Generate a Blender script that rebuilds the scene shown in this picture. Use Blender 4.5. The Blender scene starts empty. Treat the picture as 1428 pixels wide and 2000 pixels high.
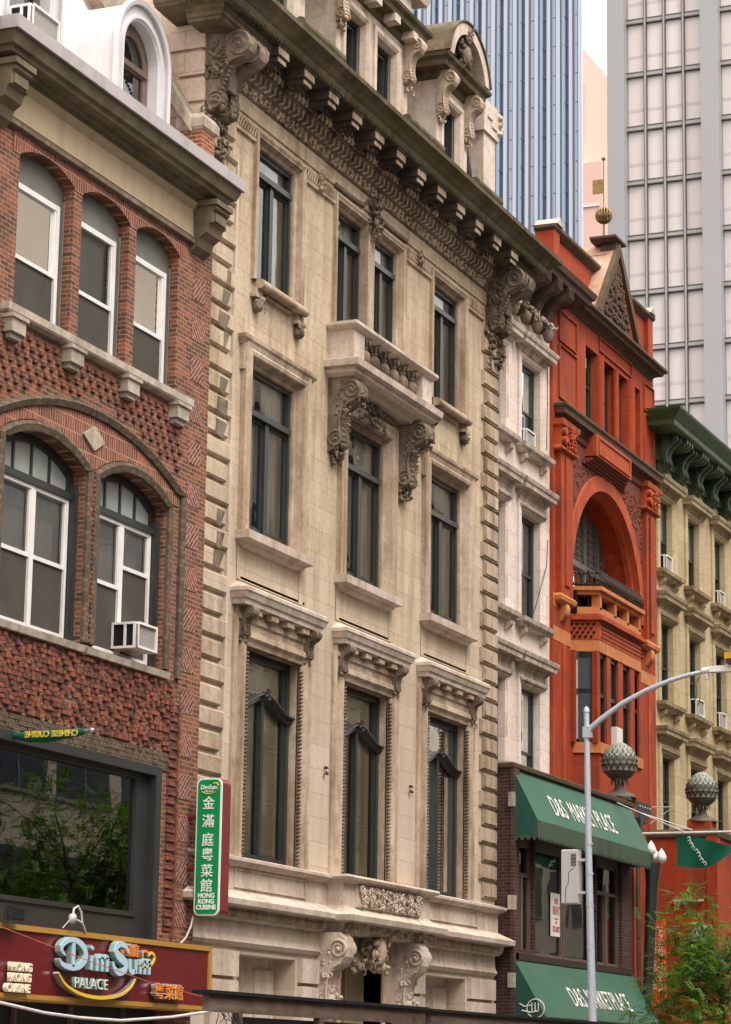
import bpy, bmesh, math, random
from mathutils import Vector, Matrix
from mathutils.geometry import tessellate_polygon
S = bpy.context.scene
COL = S.collection
R = math.radians
# ---------------------------------------------------------------- camera
cam = bpy.data.cameras.new('camera'); co = bpy.data.objects.new('camera', cam); COL.objects.link(co)
S.camera = co
PI_, YA, RO = 0.21375772, 0.3979826, 0.01550794
_d = Vector((math.cos(YA)*math.cos(PI_), math.sin(YA)*math.cos(PI_), math.sin(PI_)))
_r = Vector((math.sin(YA), -math.cos(YA), 0)); _u = _r.cross(_d)
_r, _u = _r*math.cos(RO)+_u*math.sin(RO), _u*math.cos(RO)-_r*math.sin(RO)
m = Matrix(((_r.x, _u.x, -_d.x, 0), (_r.y, _u.y, -_d.y, -18.5), (_r.z, _u.z, -_d.z, 1.6), (0, 0, 0, 1)))
co.matrix_world = m
cam.sensor_fit = 'VERTICAL'; cam.sensor_height = 24; cam.lens = 24*5058/2000
cam.clip_start = 0.5; cam.clip_end = 4000
# ---------------------------------------------------------------- world, sun, exposure
W = bpy.data.worlds.new("World"); S.world = W; W.use_nodes = True
nt = W.node_tree; nt.nodes.clear()
sky = nt.nodes.new('ShaderNodeTexSky'); sky.sky_type = 'NISHITA'; sky.sun_disc = False
SUN_EL, SUN_ROT = R(56), R(205)
sky.sun_elevation = SUN_EL; sky.sun_rotation = SUN_ROT
sky.air_density = 1.5; sky.dust_density = 4.0
hs = nt.nodes.new('ShaderNodeHueSaturation'); hs.inputs['Saturation'].default_value = 0.12
mx = nt.nodes.new('ShaderNodeMix'); mx.data_type = 'RGBA'; mx.inputs[0].default_value = 0.86
mx.inputs[7].default_value = (8.4, 7.9, 7.7, 1)
bg = nt.nodes.new('ShaderNodeBackground'); bg.inputs[1].default_value = 0.13
wo = nt.nodes.new('ShaderNodeOutputWorld')
nt.links.new(sky.outputs[0], hs.inputs['Color']); nt.links.new(hs.outputs[0], mx.inputs[6])
# overcast sky: brighter overhead than at the horizon
tc = nt.nodes.new('ShaderNodeTexCoord'); sx = nt.nodes.new('ShaderNodeSeparateXYZ'); nt.links.new(tc.outputs['Generated'], sx.inputs[0])
mr = nt.nodes.new('ShaderNodeMapRange'); mr.inputs[1].default_value = 0; mr.inputs[2].default_value = 1; mr.inputs[3].default_value = .62; mr.inputs[4].default_value = 2.0
nt.links.new(sx.outputs[2], mr.inputs[0])
vm = nt.nodes.new('ShaderNodeMix'); vm.data_type = 'RGBA'; vm.blend_type = 'MULTIPLY'; vm.inputs[0].default_value = 1; vm.clamp_result = False
nt.links.new(mx.outputs[2], vm.inputs[6]); nt.links.new(mr.outputs[0], vm.inputs[7])
nt.links.new(vm.outputs[2], bg.inputs[0]); nt.links.new(bg.outputs[0], wo.inputs[0])
sl = bpy.data.lights.new('sun', 'SUN'); so = bpy.data.objects.new('sun', sl); COL.objects.link(so)
sl.energy = 1.5; sl.angle = R(25); sl.color = (1, .95, .88)
# sun in front of the facades (street side), a little to the left
az = R(245)   # compass-like: direction in which the sun stands, measured in XY
sd = Vector((math.cos(az)*math.cos(SUN_EL), math.sin(az)*math.cos(SUN_EL), math.sin(SUN_EL)))
so.rotation_euler = sd.to_track_quat('Z', 'Y').to_euler()
so.location = (40, -30, 60)
S.view_settings.view_transform = 'Standard'; S.view_settings.look = 'None'
S.view_settings.exposure = 0.88; S.view_settings.gamma = 1
S.render.engine = 'CYCLES'
# ---------------------------------------------------------------- materials
def srgb(r, g, b):
    f = lambda c: (c/255/12.92) if c/255 <= .04045 else ((c/255+.055)/1.055)**2.4
    return (f(r), f(g), f(b))
MATS = {}
class NT:
    def __init__(s, name):
        s.m = bpy.data.materials.new(name); s.m.use_nodes = True
        s.t = s.m.node_tree; s.t.nodes.clear()
        s.out = s.n('ShaderNodeOutputMaterial'); s.b = s.n('ShaderNodeBsdfPrincipled')
        s.l(s.b.outputs[0], s.out.inputs[0]); MATS[name] = s.m
        s.pos = s.n('ShaderNodeNewGeometry').outputs['Position']
    def n(s, k, **kw):
        x = s.t.nodes.new(k)
        for a, v in kw.items(): setattr(x, a, v)
        return x
    def l(s, a, b): s.t.links.new(a, b)
    def noise(s, scale, vec=None, detail=5, rough=.6, stretch=(1, 1, 1)):
        mp = s.n('ShaderNodeMapping'); mp.inputs['Scale'].default_value = [scale*k for k in stretch]
        s.l(vec or s.pos, mp.inputs[0])
        x = s.n('ShaderNodeTexNoise'); x.inputs['Scale'].default_value = 1
        x.inputs['Detail'].default_value = detail; x.inputs['Roughness'].default_value = rough
        s.l(mp.outputs[0], x.inputs['Vector']); return x.outputs['Fac']
    def ramp(s, fac, a, b, lo=0., hi=1.):
        x = s.n('ShaderNodeMapRange'); x.inputs[1].default_value = a; x.inputs[2].default_value = b
        x.inputs[3].default_value = lo; x.inputs[4].default_value = hi
        s.l(fac, x.inputs[0]); return x.outputs[0]
    def mix(s, fac, c1, c2, mode='MIX'):
        x = s.n('ShaderNodeMix'); x.data_type = 'RGBA'; x.blend_type = mode
        for i, c in ((6, c1), (7, c2)):
            if isinstance(c, tuple): x.inputs[i].default_value = (*c[:3], 1)
            else: s.l(c, x.inputs[i])
        if isinstance(fac, (int, float)): x.inputs[0].default_value = fac
        else: s.l(fac, x.inputs[0])
        return x.outputs[2]
    def uv(s, rot=0, ox=0, oz=0):           # (x+y, z) wall coordinates from world position
        sp = s.n('ShaderNodeSeparateXYZ'); s.l(s.pos, sp.inputs[0])
        ad = s.n('ShaderNodeMath', operation='ADD'); s.l(sp.outputs[0], ad.inputs[0]); s.l(sp.outputs[1], ad.inputs[1])
        cb = s.n('ShaderNodeCombineXYZ'); s.l(ad.outputs[0], cb.inputs[0]); s.l(sp.outputs[2], cb.inputs[1])
        mp = s.n('ShaderNodeMapping'); mp.inputs['Rotation'].default_value = (0, 0, rot)
        mp.inputs['Location'].default_value = (ox, oz, 0)
        s.l(cb.outputs[0], mp.inputs[0]); return mp.outputs[0]
    def brick(s, c1, c2, mo, w, h, mortar, rot=0, bias=0., offset=.5, oz=0):
        x = s.n('ShaderNodeTexBrick'); x.offset = offset
        for i, c in ((1, c1), (2, c2), (3, mo)): x.inputs[i].default_value = (*c, 1)
        x.inputs['Scale'].default_value = 1; x.inputs['Mortar Size'].default_value = mortar
        x.inputs['Mortar Smooth'].default_value = .1; x.inputs['Bias'].default_value = bias
        x.inputs['Brick Width'].default_value = w; x.inputs['Row Height'].default_value = h
        s.l(s.uv(rot, oz=oz), x.inputs['Vector']); return x
    def bump(s, h, strength=.3, dist=.02):
        x = s.n('ShaderNodeBump'); x.inputs['Strength'].default_value = strength; x.inputs['Distance'].default_value = dist
        s.l(h, x.inputs['Height']); s.l(x.outputs[0], s.b.inputs['Normal'])
    def fin(s, col, rough=.85, spec=.3, metal=0):
        if isinstance(col, tuple): s.b.inputs['Base Color'].default_value = (*col, 1)
        else: s.l(col, s.b.inputs['Base Color'])
        s.b.inputs['Roughness'].default_value = rough; s.b.inputs['Specular IOR Level'].default_value = spec
        s.b.inputs['Metallic'].default_value = metal
        return s.m
def plain(name, c, c2=None, scale=3., rough=.6, spec=.4, bump=.15, metal=0, stain=None, sscale=1.5, samt=.6, stretch=(2, 2, .3)):
    t = NT(name); c2 = c2 or tuple(k*.75 for k in c)
    col = t.mix(t.ramp(t.noise(scale), .3, .7), c, c2)
    if stain:
        col = t.mix(t.ramp(t.noise(sscale, stretch=stretch), .5, .72, 0, samt), col, stain)
    t.bump(t.noise(scale*12), bump, .01)
    return t.fin(col, rough, spec, metal)
def stone(name, c, c2, stain, joints=None, samt=.7, scale=.9, dirt=None, damt=.0, zgrad=None):
    """weathered stone: two body tones, rain streaks, dirt blotches, optional ashlar joints"""
    t = NT(name)
    col = t.mix(t.ramp(t.noise(scale, detail=6), .32, .68), c, c2)
    col = t.mix(t.ramp(t.noise(2.2, stretch=(1.6, 1.6, .16)), .43, .72, 0, samt), col, stain)
    col = t.mix(t.ramp(t.noise(.45, detail=3), .48, .66, 0, .35), col, tuple(min(.8, k*1.12+.03) for k in (c[0], c[1]*1.02, c[2]*1.12)))
    col = t.mix(t.ramp(t.noise(9, detail=8, rough=.75), .47, .75, 0, .5), col, tuple(k*.55 for k in stain))
    col = t.mix(t.ramp(t.noise(1.3, stretch=(1, 1, .45), detail=8, rough=.8), .55, .72, 0, samt*.55), col, tuple(k*.5 for k in stain))
    if dirt: col = t.mix(t.ramp(t.noise(.7, detail=7, rough=.7), .42, .6, 0, damt), col, dirt)
    if zgrad:                               # cleaner / later repairs below a given height
        z0, z1, cc, amt = zgrad
        sp = t.n('ShaderNodeSeparateXYZ'); t.l(t.pos, sp.inputs[0])
        f = t.ramp(sp.outputs[2], z0, z1, amt, 0)
        col = t.mix(f, col, cc)
    h = t.noise(14, detail=9, rough=.7)
    if joints:
        w, hh, ms = joints
        b = t.brick((1, 1, 1), (.80, .77, .74), (.50, .42, .36), w, hh, ms)
        col = t.mix(.6, col, b.outputs[0], 'MULTIPLY')
    t.bump(h, .45, .02)
    return t.fin(col, .88, .25)
def brickmat(name, c1, c2, mo, dark, w=.215, h=.0715, mort=.0075, rot=0, damt=.6, bias=0., oz=0):
    t = NT(name)
    b = t.brick(c1, c2, mo, w, h, mort, rot, bias, oz=oz)
    b2 = t.brick((1, 1, 1), (.45, .45, .42), (1, 1, 1), w, h, mort, rot, .3, oz=oz); b2.squash_frequency = 3
    wn = t.noise(7, detail=2)
    col = t.mix(t.ramp(wn, .3, .7, .2, .9), b.outputs[0], t.mix(1, b.outputs[0], b2.outputs[0], 'MULTIPLY'))
    col = t.mix(t.ramp(t.noise(1.1, detail=7, rough=.7), .45, .68, 0, damt), col, t.mix(.5, col, dark))
    inv = t.n('ShaderNodeMath', operation='SUBTRACT'); inv.inputs[0].default_value = 1; t.l(b.outputs['Fac'], inv.inputs[1])
    ad = t.n('ShaderNodeMath', operation='ADD'); t.l(inv.outputs[0], ad.inputs[0]); t.l(t.noise(40, detail=4), ad.inputs[1])
    t.bump(ad.outputs[0], .7, .012)
    return t.fin(col, .85, .25)
def glassmat(name, tint=(.8, .88, .85), extra=.04, rough=.01, wav=.0):
    t = NT(name)
    t.t.nodes.remove(t.b)
    fr = t.n('ShaderNodeFresnel'); fr.inputs[0].default_value = 1.65
    ad = t.n('ShaderNodeMath', operation='ADD', use_clamp=True); ad.inputs[1].default_value = extra; t.l(fr.outputs[0], ad.inputs[0])
    tr = t.n('ShaderNodeBsdfTransparent'); tr.inputs[0].default_value = (*tint, 1)
    gl = t.n('ShaderNodeBsdfGlossy'); gl.inputs['Roughness'].default_value = rough; gl.inputs[0].default_value = (.93, .95, .93, 1)
    if wav:
        bp = t.n('ShaderNodeBump'); bp.inputs['Strength'].default_value = wav; bp.inputs['Distance'].default_value = .05
        t.l(t.noise(1.6, detail=1), bp.inputs['Height']); t.l(bp.outputs[0], gl.inputs['Normal'])
    ms = t.n('ShaderNodeMixShader'); t.l(ad.outputs[0], ms.inputs[0]); t.l(tr.outputs[0], ms.inputs[1]); t.l(gl.outputs[0], ms.inputs[2])
    t.l(ms.outputs[0], t.out.inputs[0]); return t.m
stone('limestone', (.60, .485, .345), (.48, .37, .24), (.27, .185, .11), (1.35, .43, .007), .8, zgrad=(5.5, 13, (.56, .46, .37), .75))
stone('limestone_trim', (.53, .42, .305), (.36, .255, .165), (.15, .095, .055), None, .9, scale=1.6)
stone('limestone_clean', (.62, .52, .43), (.50, .40, .31), (.27, .20, .14), None, .65, scale=1.5)
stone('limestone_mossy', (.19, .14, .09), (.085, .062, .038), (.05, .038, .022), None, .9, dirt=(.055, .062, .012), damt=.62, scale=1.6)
stone('limestone_black_shade', (.10, .072, .05), (.045, .032, .022), (.02, .015, .01), None, .9, scale=3)  # near-black: soot plus the shade under the cornice, put into the colour
stone('limestone_soot_shade', (.27, .205, .145), (.12, .088, .06), (.05, .036, .025), None, .9, scale=4)  # sooted stone; on the entablature it also paints recess shade
stone('limestone_side', (.60, .47, .38), (.54, .41, .31), (.40, .29, .2), (1.1, .75, .01), .3)
stone('sill_stone', (.50, .43, .34), (.36, .29, .21), (.10, .08, .06), None, .6, scale=3)
stone('white_stone', (.74, .635, .555), (.68, .57, .49), (.55, .44, .35), (1.5, .55, .008), .35)
stone('white_trim', (.55, .47, .39), (.42, .34, .26), (.12, .09, .06), None, .8)
stone('cream_stone', (.53, .43, .26), (.45, .35, .20), (.30, .22, .12), (1.4, .5, .007), .55)
stone('cream_trim', (.42, .33, .19), (.27, .20, .115), (.10, .07, .045), None, .8)
brickmat('red_brick', (.31, .105, .055), (.15, .07, .045), (.34, .23, .165), (.07, .045, .03), mort=.0065, damt=.75)
brickmat('soldier_brick', (.33, .10, .055), (.20, .07, .05), (.42, .27, .18), (.10, .05, .03), w=.0715, h=.215, damt=.5)
brickmat('rough_brick', (.32, .095, .055), (.13, .055, .045), (.16, .10, .08), (.06, .035, .025), damt=.6, mort=.004, w=.107)
brickmat('moulded_brick', (.20, .135, .085), (.12, .085, .055), (.09, .07, .05), (.05, .04, .03), w=.075, h=.0715, damt=.6)
brickmat('brown_brick', (.19, .14, .09), (.13, .085, .055), (.10, .075, .055), (.06, .045, .03), w=.11)
brickmat('diagonal_brick_right', (.27, .08, .055), (.16, .07, .055), (.42, .29, .22), (.07, .045, .03), rot=R(45), mort=.009, w=.3)
brickmat('diagonal_brick_left', (.27, .08, .055), (.16, .07, .055), (.42, .29, .22), (.07, .045, .03), rot=R(-45), mort=.009, w=.3)
brickmat('orange_brick', (.42, .12, .05), (.30, .09, .05), (.40, .30, .2), (.10, .05, .03))
brickmat('dark_brown_brick', (.10, .045, .035), (.065, .035, .03), (.13, .08, .06), (.03, .02, .02))
def paintbrick():
    t = NT('painted_red_brick')
    b = t.brick((1, 1, 1), (.86, .84, .82), (.74, .60, .52), .2, .0715, .006)
    col = t.mix(t.ramp(t.noise(.9, detail=8, rough=.7), .3, .7), (.40, .056, .013), (.27, .038, .012))
    col = t.mix(t.ramp(t.noise(1.8, stretch=(2, 2, .35), detail=7), .5, .72, 0, .35), col, (.52, .16, .06))
    col = t.mix(t.ramp(t.noise(1.2, stretch=(1, 1, .5), detail=7), .52, .72, 0, .75), col, (.13, .04, .02))
    col = t.mix(t.ramp(t.noise(11, detail=8, rough=.8), .5, .75, 0, .5), col, (.15, .03, .015))
    col = t.mix(1, col, b.outputs[0], 'MULTIPLY'); t.bump(b.outputs['Fac'], -.5, .012)
    t.fin(col, .8, .25)
paintbrick()
plain('painted_red_stone', (.44, .080, .02), (.29, .045, .016), 2.2, .8, .25, .5, stain=(.10, .04, .025), samt=.85)
plain('orange_stone', (.52, .20, .065), (.42, .13, .045), 2, .8, .3, .3, stain=(.25, .10, .05), samt=.6)
plain('carved_red', (.20, .05, .03), (.11, .035, .025), 9, .85, .2, .8)
plain('sooty_ledge', (.13, .075, .045), (.06, .045, .03), 4, .9, .2, .5, stain=(.07, .065, .02), samt=.7)
plain('black_carving', (.045, .035, .028), (.11, .06, .035), 9, .85, .3, .9)
plain('silver_paint', (.62, .60, .60), (.52, .50, .50), 1.2, .55, .4, .12, stain=(.36, .34, .32), samt=.35)
plain('silver_dull', (.42, .37, .37), (.36, .32, .31), .9, .6, .4, .12, stain=(.22, .19, .17), samt=.5)  # duller grey-lavender paint of the gutter
plain('white_roof', (.78, .74, .72), (.70, .66, .64), .8, .7, .3, .1, stain=(.5, .45, .42), samt=.4)
plain('tin_mossy', (.20, .155, .10), (.09, .07, .042), 2.5, .8, .3, .3, stain=(.09, .10, .03), sscale=.9, samt=.95, stretch=(1, 1, .8))
plain('gable_sheet', (.45, .27, .18), (.36, .20, .13), 2, .7, .3, .1, stain=(.6, .5, .42), samt=.4)
plain('tan_panel', (.40, .31, .20), (.35, .27, .165), 1.5, .8, .3, .1, stain=(.2, .14, .08), samt=.5)
plain('window_green_black', (.030, .036, .032), (.02, .024, .022), 3, .35, .5, .05)
plain('window_dark_green', (.022, .04, .032), (.012, .02, .018), 3, .4, .5, .05)
plain('window_grey', (.095, .10, .09), (.07, .072, .066), 3, .4, .5, .05)
plain('window_brown', (.16, .11, .085), (.10, .07, .055), 3, .5, .4, .1)
plain('white_paint', (.74, .71, .68), (.66, .62, .58), 4, .45, .5, .1, stain=(.45, .38, .32), samt=.3)
plain('grey_infill', (.17, .165, .14), (.13, .125, .11), 2, .7, .3, .1)
plain('charcoal', (.022, .022, .021), (.03, .03, .028), 1.5, .45, .4, .06)
plain('black_metal', (.012, .012, .012), (.03, .027, .024), 5, .45, .5, .2)
plain('galvanised', (.52, .55, .60), (.42, .45, .50), 18, .55, .5, .1, metal=.2)
plain('copper_green', (.07, .30, .17), (.04, .17, .10), 5, .7, .3, .3, stain=(.25, .35, .25), samt=.6)
plain('slate_red', (.22, .05, .035), (.06, .05, .045), 3, .8, .3, .6)
plain('green_paint', (.045, .095, .032), (.025, .055, .022), 2.5, .5, .45, .3, stain=(.13, .14, .06), samt=.6)
plain('green_paint_dark', (.022, .05, .02), (.012, .022, .012), 2.5, .6, .4, .3, stain=(.09, .12, .05), sscale=4, samt=.6)
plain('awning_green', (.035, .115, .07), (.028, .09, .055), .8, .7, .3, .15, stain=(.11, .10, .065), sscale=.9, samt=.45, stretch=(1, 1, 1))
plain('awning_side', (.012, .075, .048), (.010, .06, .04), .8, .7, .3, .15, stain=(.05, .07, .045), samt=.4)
plain('awning_valance', (.045, .085, .05), (.06, .075, .045), 2.5, .75, .3, .2, stain=(.03, .035, .02), samt=.7)
plain('dull_blind', (.15, .155, .13), (.11, .115, .095), 1.2, .6, .4, .1)
plain('awning_inside', (.012, .06, .035), (.01, .045, .03), .8, .8, .2, .1)
plain('lettering_white', (.75, .71, .66), (.65, .6, .55), 8, .7, .3, .1)
plain('curtain', (.80, .80, .71), (.68, .68, .60), 1, .9, .1, .2, stretch=(8, 8, .2), stain=(.2, .2, .17), sscale=3, samt=.5)
plain('curtain_cream', (.86, .78, .60), (.80, .72, .54), .8, .9, .1, .1)
plain('curtain_white', (.72, .72, .72), (.6, .6, .6), 1, .9, .1, .2, stain=(.45, .45, .45), sscale=4, samt=.5, stretch=(3, 3, .1))
plain('screen_mesh', (.075, .065, .052), (.055, .048, .04), 2, .8, .2, .1)
plain('frosted', (.36, .38, .35), (.28, .30, .28), 1.2, .15, .5, .05)
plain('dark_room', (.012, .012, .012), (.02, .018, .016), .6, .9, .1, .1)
plain('aged_wood', (.15, .10, .07), (.065, .045, .035), 3, .85, .2, .6, stain=(.20, .15, .12), sscale=1.2, samt=.6, stretch=(.6, 3, 6))
plain('black_felt', (.012, .012, .012), None, 5, .9, .2, .3)
plain('sign_red', (.15, .012, .014), (.11, .010, .012), .7, .3, .5, .05)
plain('sign_gold', (.42, .22, .035), (.36, .18, .03), 3, .4, .5, .05)
plain('sign_green', (.0, .27, .075), (.0, .24, .065), 1, .35, .5, .03)
plain('sign_white', (.78, .84, .78), (.74, .8, .74), 3, .4, .5, .03)
plain('sign_maroon', (.20, .025, .022), (.15, .02, .02), 3, .35, .5, .05)
plain('letter_blue', (.42, .58, .68), (.38, .52, .62), 3, .35, .5, .03)
plain('letter_teal_side', (.28, .42, .36), (.16, .28, .23), 6, .35, .5, .1)
plain('letter_cream', (.80, .72, .55), (.78, .66, .45), 3, .4, .5, .03)
plain('letter_orange', (.85, .28, .03), (.8, .2, .02), 3, .4, .5, .03)
plain('letter_yellow', (.75, .52, .02), (.7, .45, .02), 3, .4, .5, .03)
plain('chrome_side', (.5, .5, .48), (.3, .3, .3), 5, .25, .6, .05, metal=.6)
plain('banner_orange', (.85, .075, .008), (.78, .06, .008), 1, .5, .4, .05)
plain('finial_bronze', (.10, .085, .065), (.055, .045, .035), 6, .6, .4, .4, stain=(.20, .21, .15), sscale=1, samt=.4)
plain('finial_grey', (.30, .32, .25), (.20, .21, .17), 6, .7, .3, .4)
plain('gold_leaf', (.30, .18, .05), (.12, .08, .04), 14, .4, .5, .4, metal=.5)
plain('rusty_iron', (.05, .028, .018), (.03, .02, .016), 7, .8, .3, .6)
plain('lamp_white', (.80, .76, .72), (.7, .66, .6), 4, .4, .5, .05)
plain('asphalt', (.05, .05, .05), (.04, .04, .042), 2, .9, .2, .3)
plain('concrete', (.30, .29, .27), (.25, .24, .22), 2, .9, .2, .3)
def leafmat(name, c, c2, tr):
    t = NT(name); col = t.mix(t.ramp(t.noise(2.4), .35, .65), c, c2); t.fin(col, .5, .35)
    tl_ = t.n('ShaderNodeBsdfTranslucent'); t.l(t.mix(1, col, tr, 'MULTIPLY'), tl_.inputs[0])
    ms = t.n('ShaderNodeMixShader'); ms.inputs[0].default_value = .42
    t.l(t.b.outputs[0], ms.inputs[1]); t.l(tl_.outputs[0], ms.inputs[2]); t.l(ms.outputs[0], t.out.inputs[0])
leafmat('leaf', (.17, .30, .035), (.11, .22, .03), (1.0, 1.0, .6))
leafmat('leaf_dark', (.075, .16, .025), (.05, .11, .02), (1., 1., .6))
plain('bark', (.09, .075, .06), (.05, .04, .035), 12, .9, .2, .7)
plain('flag_green', (.0, .10, .05), (.0, .06, .045), 2, .7, .3, .1)
plain('flag_yellow', (.62, .50, .04), None, 3, .7, .3, .1)
plain('grey_plastic', (.50, .49, .48), (.46, .45, .44), 3, .5, .4, .03)
plain('traffic_yellow', (.75, .38, .02), None, 3, .4, .4, .03)
plain('cable_white', (.62, .57, .53), None, 3, .5, .4, .03)
plain('cable_red', (.55, .10, .08), None, 3, .5, .4, .03)
plain('ac_mesh', (.33, .31, .28), (.2, .19, .17), 30, .7, .3, .3)
plain('tower_pier', (.33, .325, .33), (.29, .285, .29), .05, .5, .4, .02)
plain('tower_mullion', (.36, .34, .325), (.31, .29, .28), .05, .5, .4, .02)
plain('tower_dark', (.10, .085, .075), None, .1, .5, .4, .02)
plain('tower_blind', (.66, .595, .565), (.58, .53, .50), .03, .7, .3, .02)
plain('tower_shade_band', (.50, .44, .43), (.55, .49, .48), .2, .7, .3, .02)
plain('fin_pale', (.26, .33, .43), (.22, .29, .39), .03, .4, .5, .02)
plain('fin_white', (.44, .47, .54), (.38, .42, .50), .03, .4, .5, .02)
plain('fin_dark', (.085, .08, .095), (.12, .11, .115), .03, .5, .5, .02)
plain('blue_panel', (.06, .105, .18), (.045, .08, .14), .02, .3, .5, .02)
plain('pink_tower', (.66, .42, .34), (.60, .40, .33), .02, .8, .3, .02)  # pale tone has the distance haze painted in
plain('opp_beige', (.46, .40, .32), (.36, .31, .245), .2, .85, .3, .1)
plain('opp_grey', (.20, .19, .175), (.14, .13, .12), .2, .85, .3, .1)
plain('opp_window', (.02, .025, .03), None, .2, .1, .5, .02)
glassmat('glass', (.93, .95, .93), .0, .01, .03)
glassmat('glass_clear', (.96, .98, .95), .01, .01, .04)
glassmat('glass_wavy', (.92, .95, .92), .05, .01, .09)
glassmat('glass_big', (.34, .38, .36), .17, .003, .012)
# ---------------------------------------------------------------- mesh builder
class MB:
    def __init__(s): s.v = []; s.f = []; s.sm = []
    def add(s, vs, fs, smooth=False):
        o = len(s.v); s.v += [tuple(v) for v in vs]
        for f in fs: s.f.append([o+i for i in f]); s.sm.append(smooth)
        return s
    def box(s, x0, x1, y0, y1, z0, z1):
        v = [(x, y, z) for x in (x0, x1) for y in (y0, y1) for z in (z0, z1)]
        return s.add(v, [(0, 1, 3, 2), (4, 6, 7, 5), (0, 4, 5, 1), (2, 3, 7, 6), (0, 2, 6, 4), (1, 5, 7, 3)])
    def xz(s, pts, y0, y1):             # polygon (x,z) extruded along y
        n = len(pts); v = [(x, y0, z) for x, z in pts]+[(x, y1, z) for x, z in pts]
        return s.add(v, [list(range(n)), list(range(2*n-1, n-1, -1))]+[(i, (i+1) % n, (i+1) % n+n, i+n) for i in range(n)])
    def yz(s, pts, x0, x1):             # polygon (y,z) extruded along x
        n = len(pts); v = [(x0, y, z) for y, z in pts]+[(x1, y, z) for y, z in pts]
        return s.add(v, [list(range(n)), list(range(2*n-1, n-1, -1))]+[(i, (i+1) % n, (i+1) % n+n, i+n) for i in range(n)])
    def xy(s, pts, z0, z1):
        n = len(pts); v = [(x, y, z0) for x, y in pts]+[(x, y, z1) for x, y in pts]
        return s.add(v, [list(range(n)), list(range(2*n-1, n-1, -1))]+[(i, (i+1) % n, (i+1) % n+n, i+n) for i in range(n)])
    def quad(s, a, b, c, d): return s.add([a, b, c, d], [(0, 1, 2, 3)])
    def wall(s, outer, holes, y, reveal=0.):
        """polygon with holes in the plane y, with reveals going back"""
        loops = [outer]+holes
        vs = [Vector((x, z, 0)) for L in loops for x, z in L]
        tri = tessellate_polygon([[Vector((x, z, 0)) for x, z in L] for L in loops])
        s.add([(v.x, y, v.y) for v in vs], [list(t) for t in tri])
        if reveal:
            for L in holes:
                n = len(L)
                s.add([(x, y, z) for x, z in L]+[(x, y+reveal, z) for x, z in L], [(i, (i+1) % n, (i+1) % n+n, i+n) for i in range(n)])
        return s
    def mould(s, x0, x1, y, prof, back=0.0):
        """moulding with mitred returns; prof = (projection, z) from bottom to top; x0,x1 at projection 0"""
        n = len(prof); v = []
        for p, z in prof:
            v += [(x0-p, y+back, z), (x0-p, y-p, z), (x1+p, y-p, z), (x1+p, y+back, z)]
        f = []
        for i in range(n-1):
            for k in range(3): f.append((4*i+k, 4*i+k+1, 4*i+k+5, 4*i+k+4))
        f += [(0, 1, 2, 3), tuple(4*(n-1)+k for k in range(4))]
        return s.add(v, f)
    def rings(s, x0, x1, z0, z1, prof, bottom=False):
        """architrave round an opening: prof = (offset outward, y); 3 sides (or 4 with bottom)"""
        v = []
        for o, y in prof:
            zb = z0-(o if bottom else 0)
            v += [(x0-o, y, zb), (x0-o, y, z1+o), (x1+o, y, z1+o), (x1+o, y, zb)]
        f = []; n = len(prof)
        for i in range(n-1):
            for k in range(4 if bottom else 3): f.append((4*i+k, 4*i+(k+1) % 4, 4*i+(k+1) % 4+4, 4*i+k+4))
        return s.add(v, f)
    def strip(s, path, prof, y, closed=False):
        """profile (offset along the outward normal, projection) swept along a 2D (x,z) path"""
        n = len(path); m_ = len(prof); v = []
        for i in range(n):
            if closed: a, b = path[i-1], path[(i+1) % n]
            else: a, b = path[max(i-1, 0)], path[min(i+1, n-1)]
            t = Vector((b[0]-a[0], b[1]-a[1])); t.normalize(); nx, nz = -t.y, t.x
            for o, p in prof: v.append((path[i][0]+nx*o, y-p, path[i][1]+nz*o))
        f = []
        for i in range(n-1+(1 if closed else 0)):
            for k in range(m_-1):
                a = i*m_+k; b = ((i+1) % n)*m_+k
                f.append((a, a+1, b+1, b))
        return s.add(v, f)
    def tube(s, pts, r, n=8, caps=True):
        pts = [Vector(p) for p in pts]; m_ = len(pts); rr = r if isinstance(r, (list, tuple)) else [r]*m_
        v = []; prev = None
        for i, p in enumerate(pts):
            t = (pts[min(i+1, m_-1)]-pts[max(i-1, 0)]).normalized()
            a = prev if prev is not None else (Vector((0, 0, 1)) if abs(t.z) < .9 else Vector((1, 0, 0)))
            b = t.cross(a).normalized(); a = b.cross(t).normalized(); prev = a
            for k in range(n):
                g = 2*math.pi*k/n; v.append(p+(a*math.cos(g)+b*math.sin(g))*rr[i])
        s.add(v, [(i*n+k, i*n+(k+1) % n, (i+1)*n+(k+1) % n, (i+1)*n+k) for i in range(m_-1) for k in range(n)], True)
        if caps: s.add(v[:n], [list(range(n))]); s.add(v[-n:], [list(range(n))])
        return s
    def lathe(s, c, prof, n=16, axis='z'):
        v = []
        for r_, h in prof:
            for k in range(n):
                g = 2*math.pi*k/n; a, b = r_*math.cos(g), r_*math.sin(g)
                v.append((c[0]+a, c[1]+b, c[2]+h) if axis == 'z' else (c[0]+h, c[1]+a, c[2]+b) if axis == 'x' else (c[0]+a, c[1]+h, c[2]+b))
        return s.add(v, [(i*n+k, i*n+(k+1) % n, (i+1)*n+(k+1) % n, (i+1)*n+k) for i in range(len(prof)-1) for k in range(n)], True)
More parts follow.
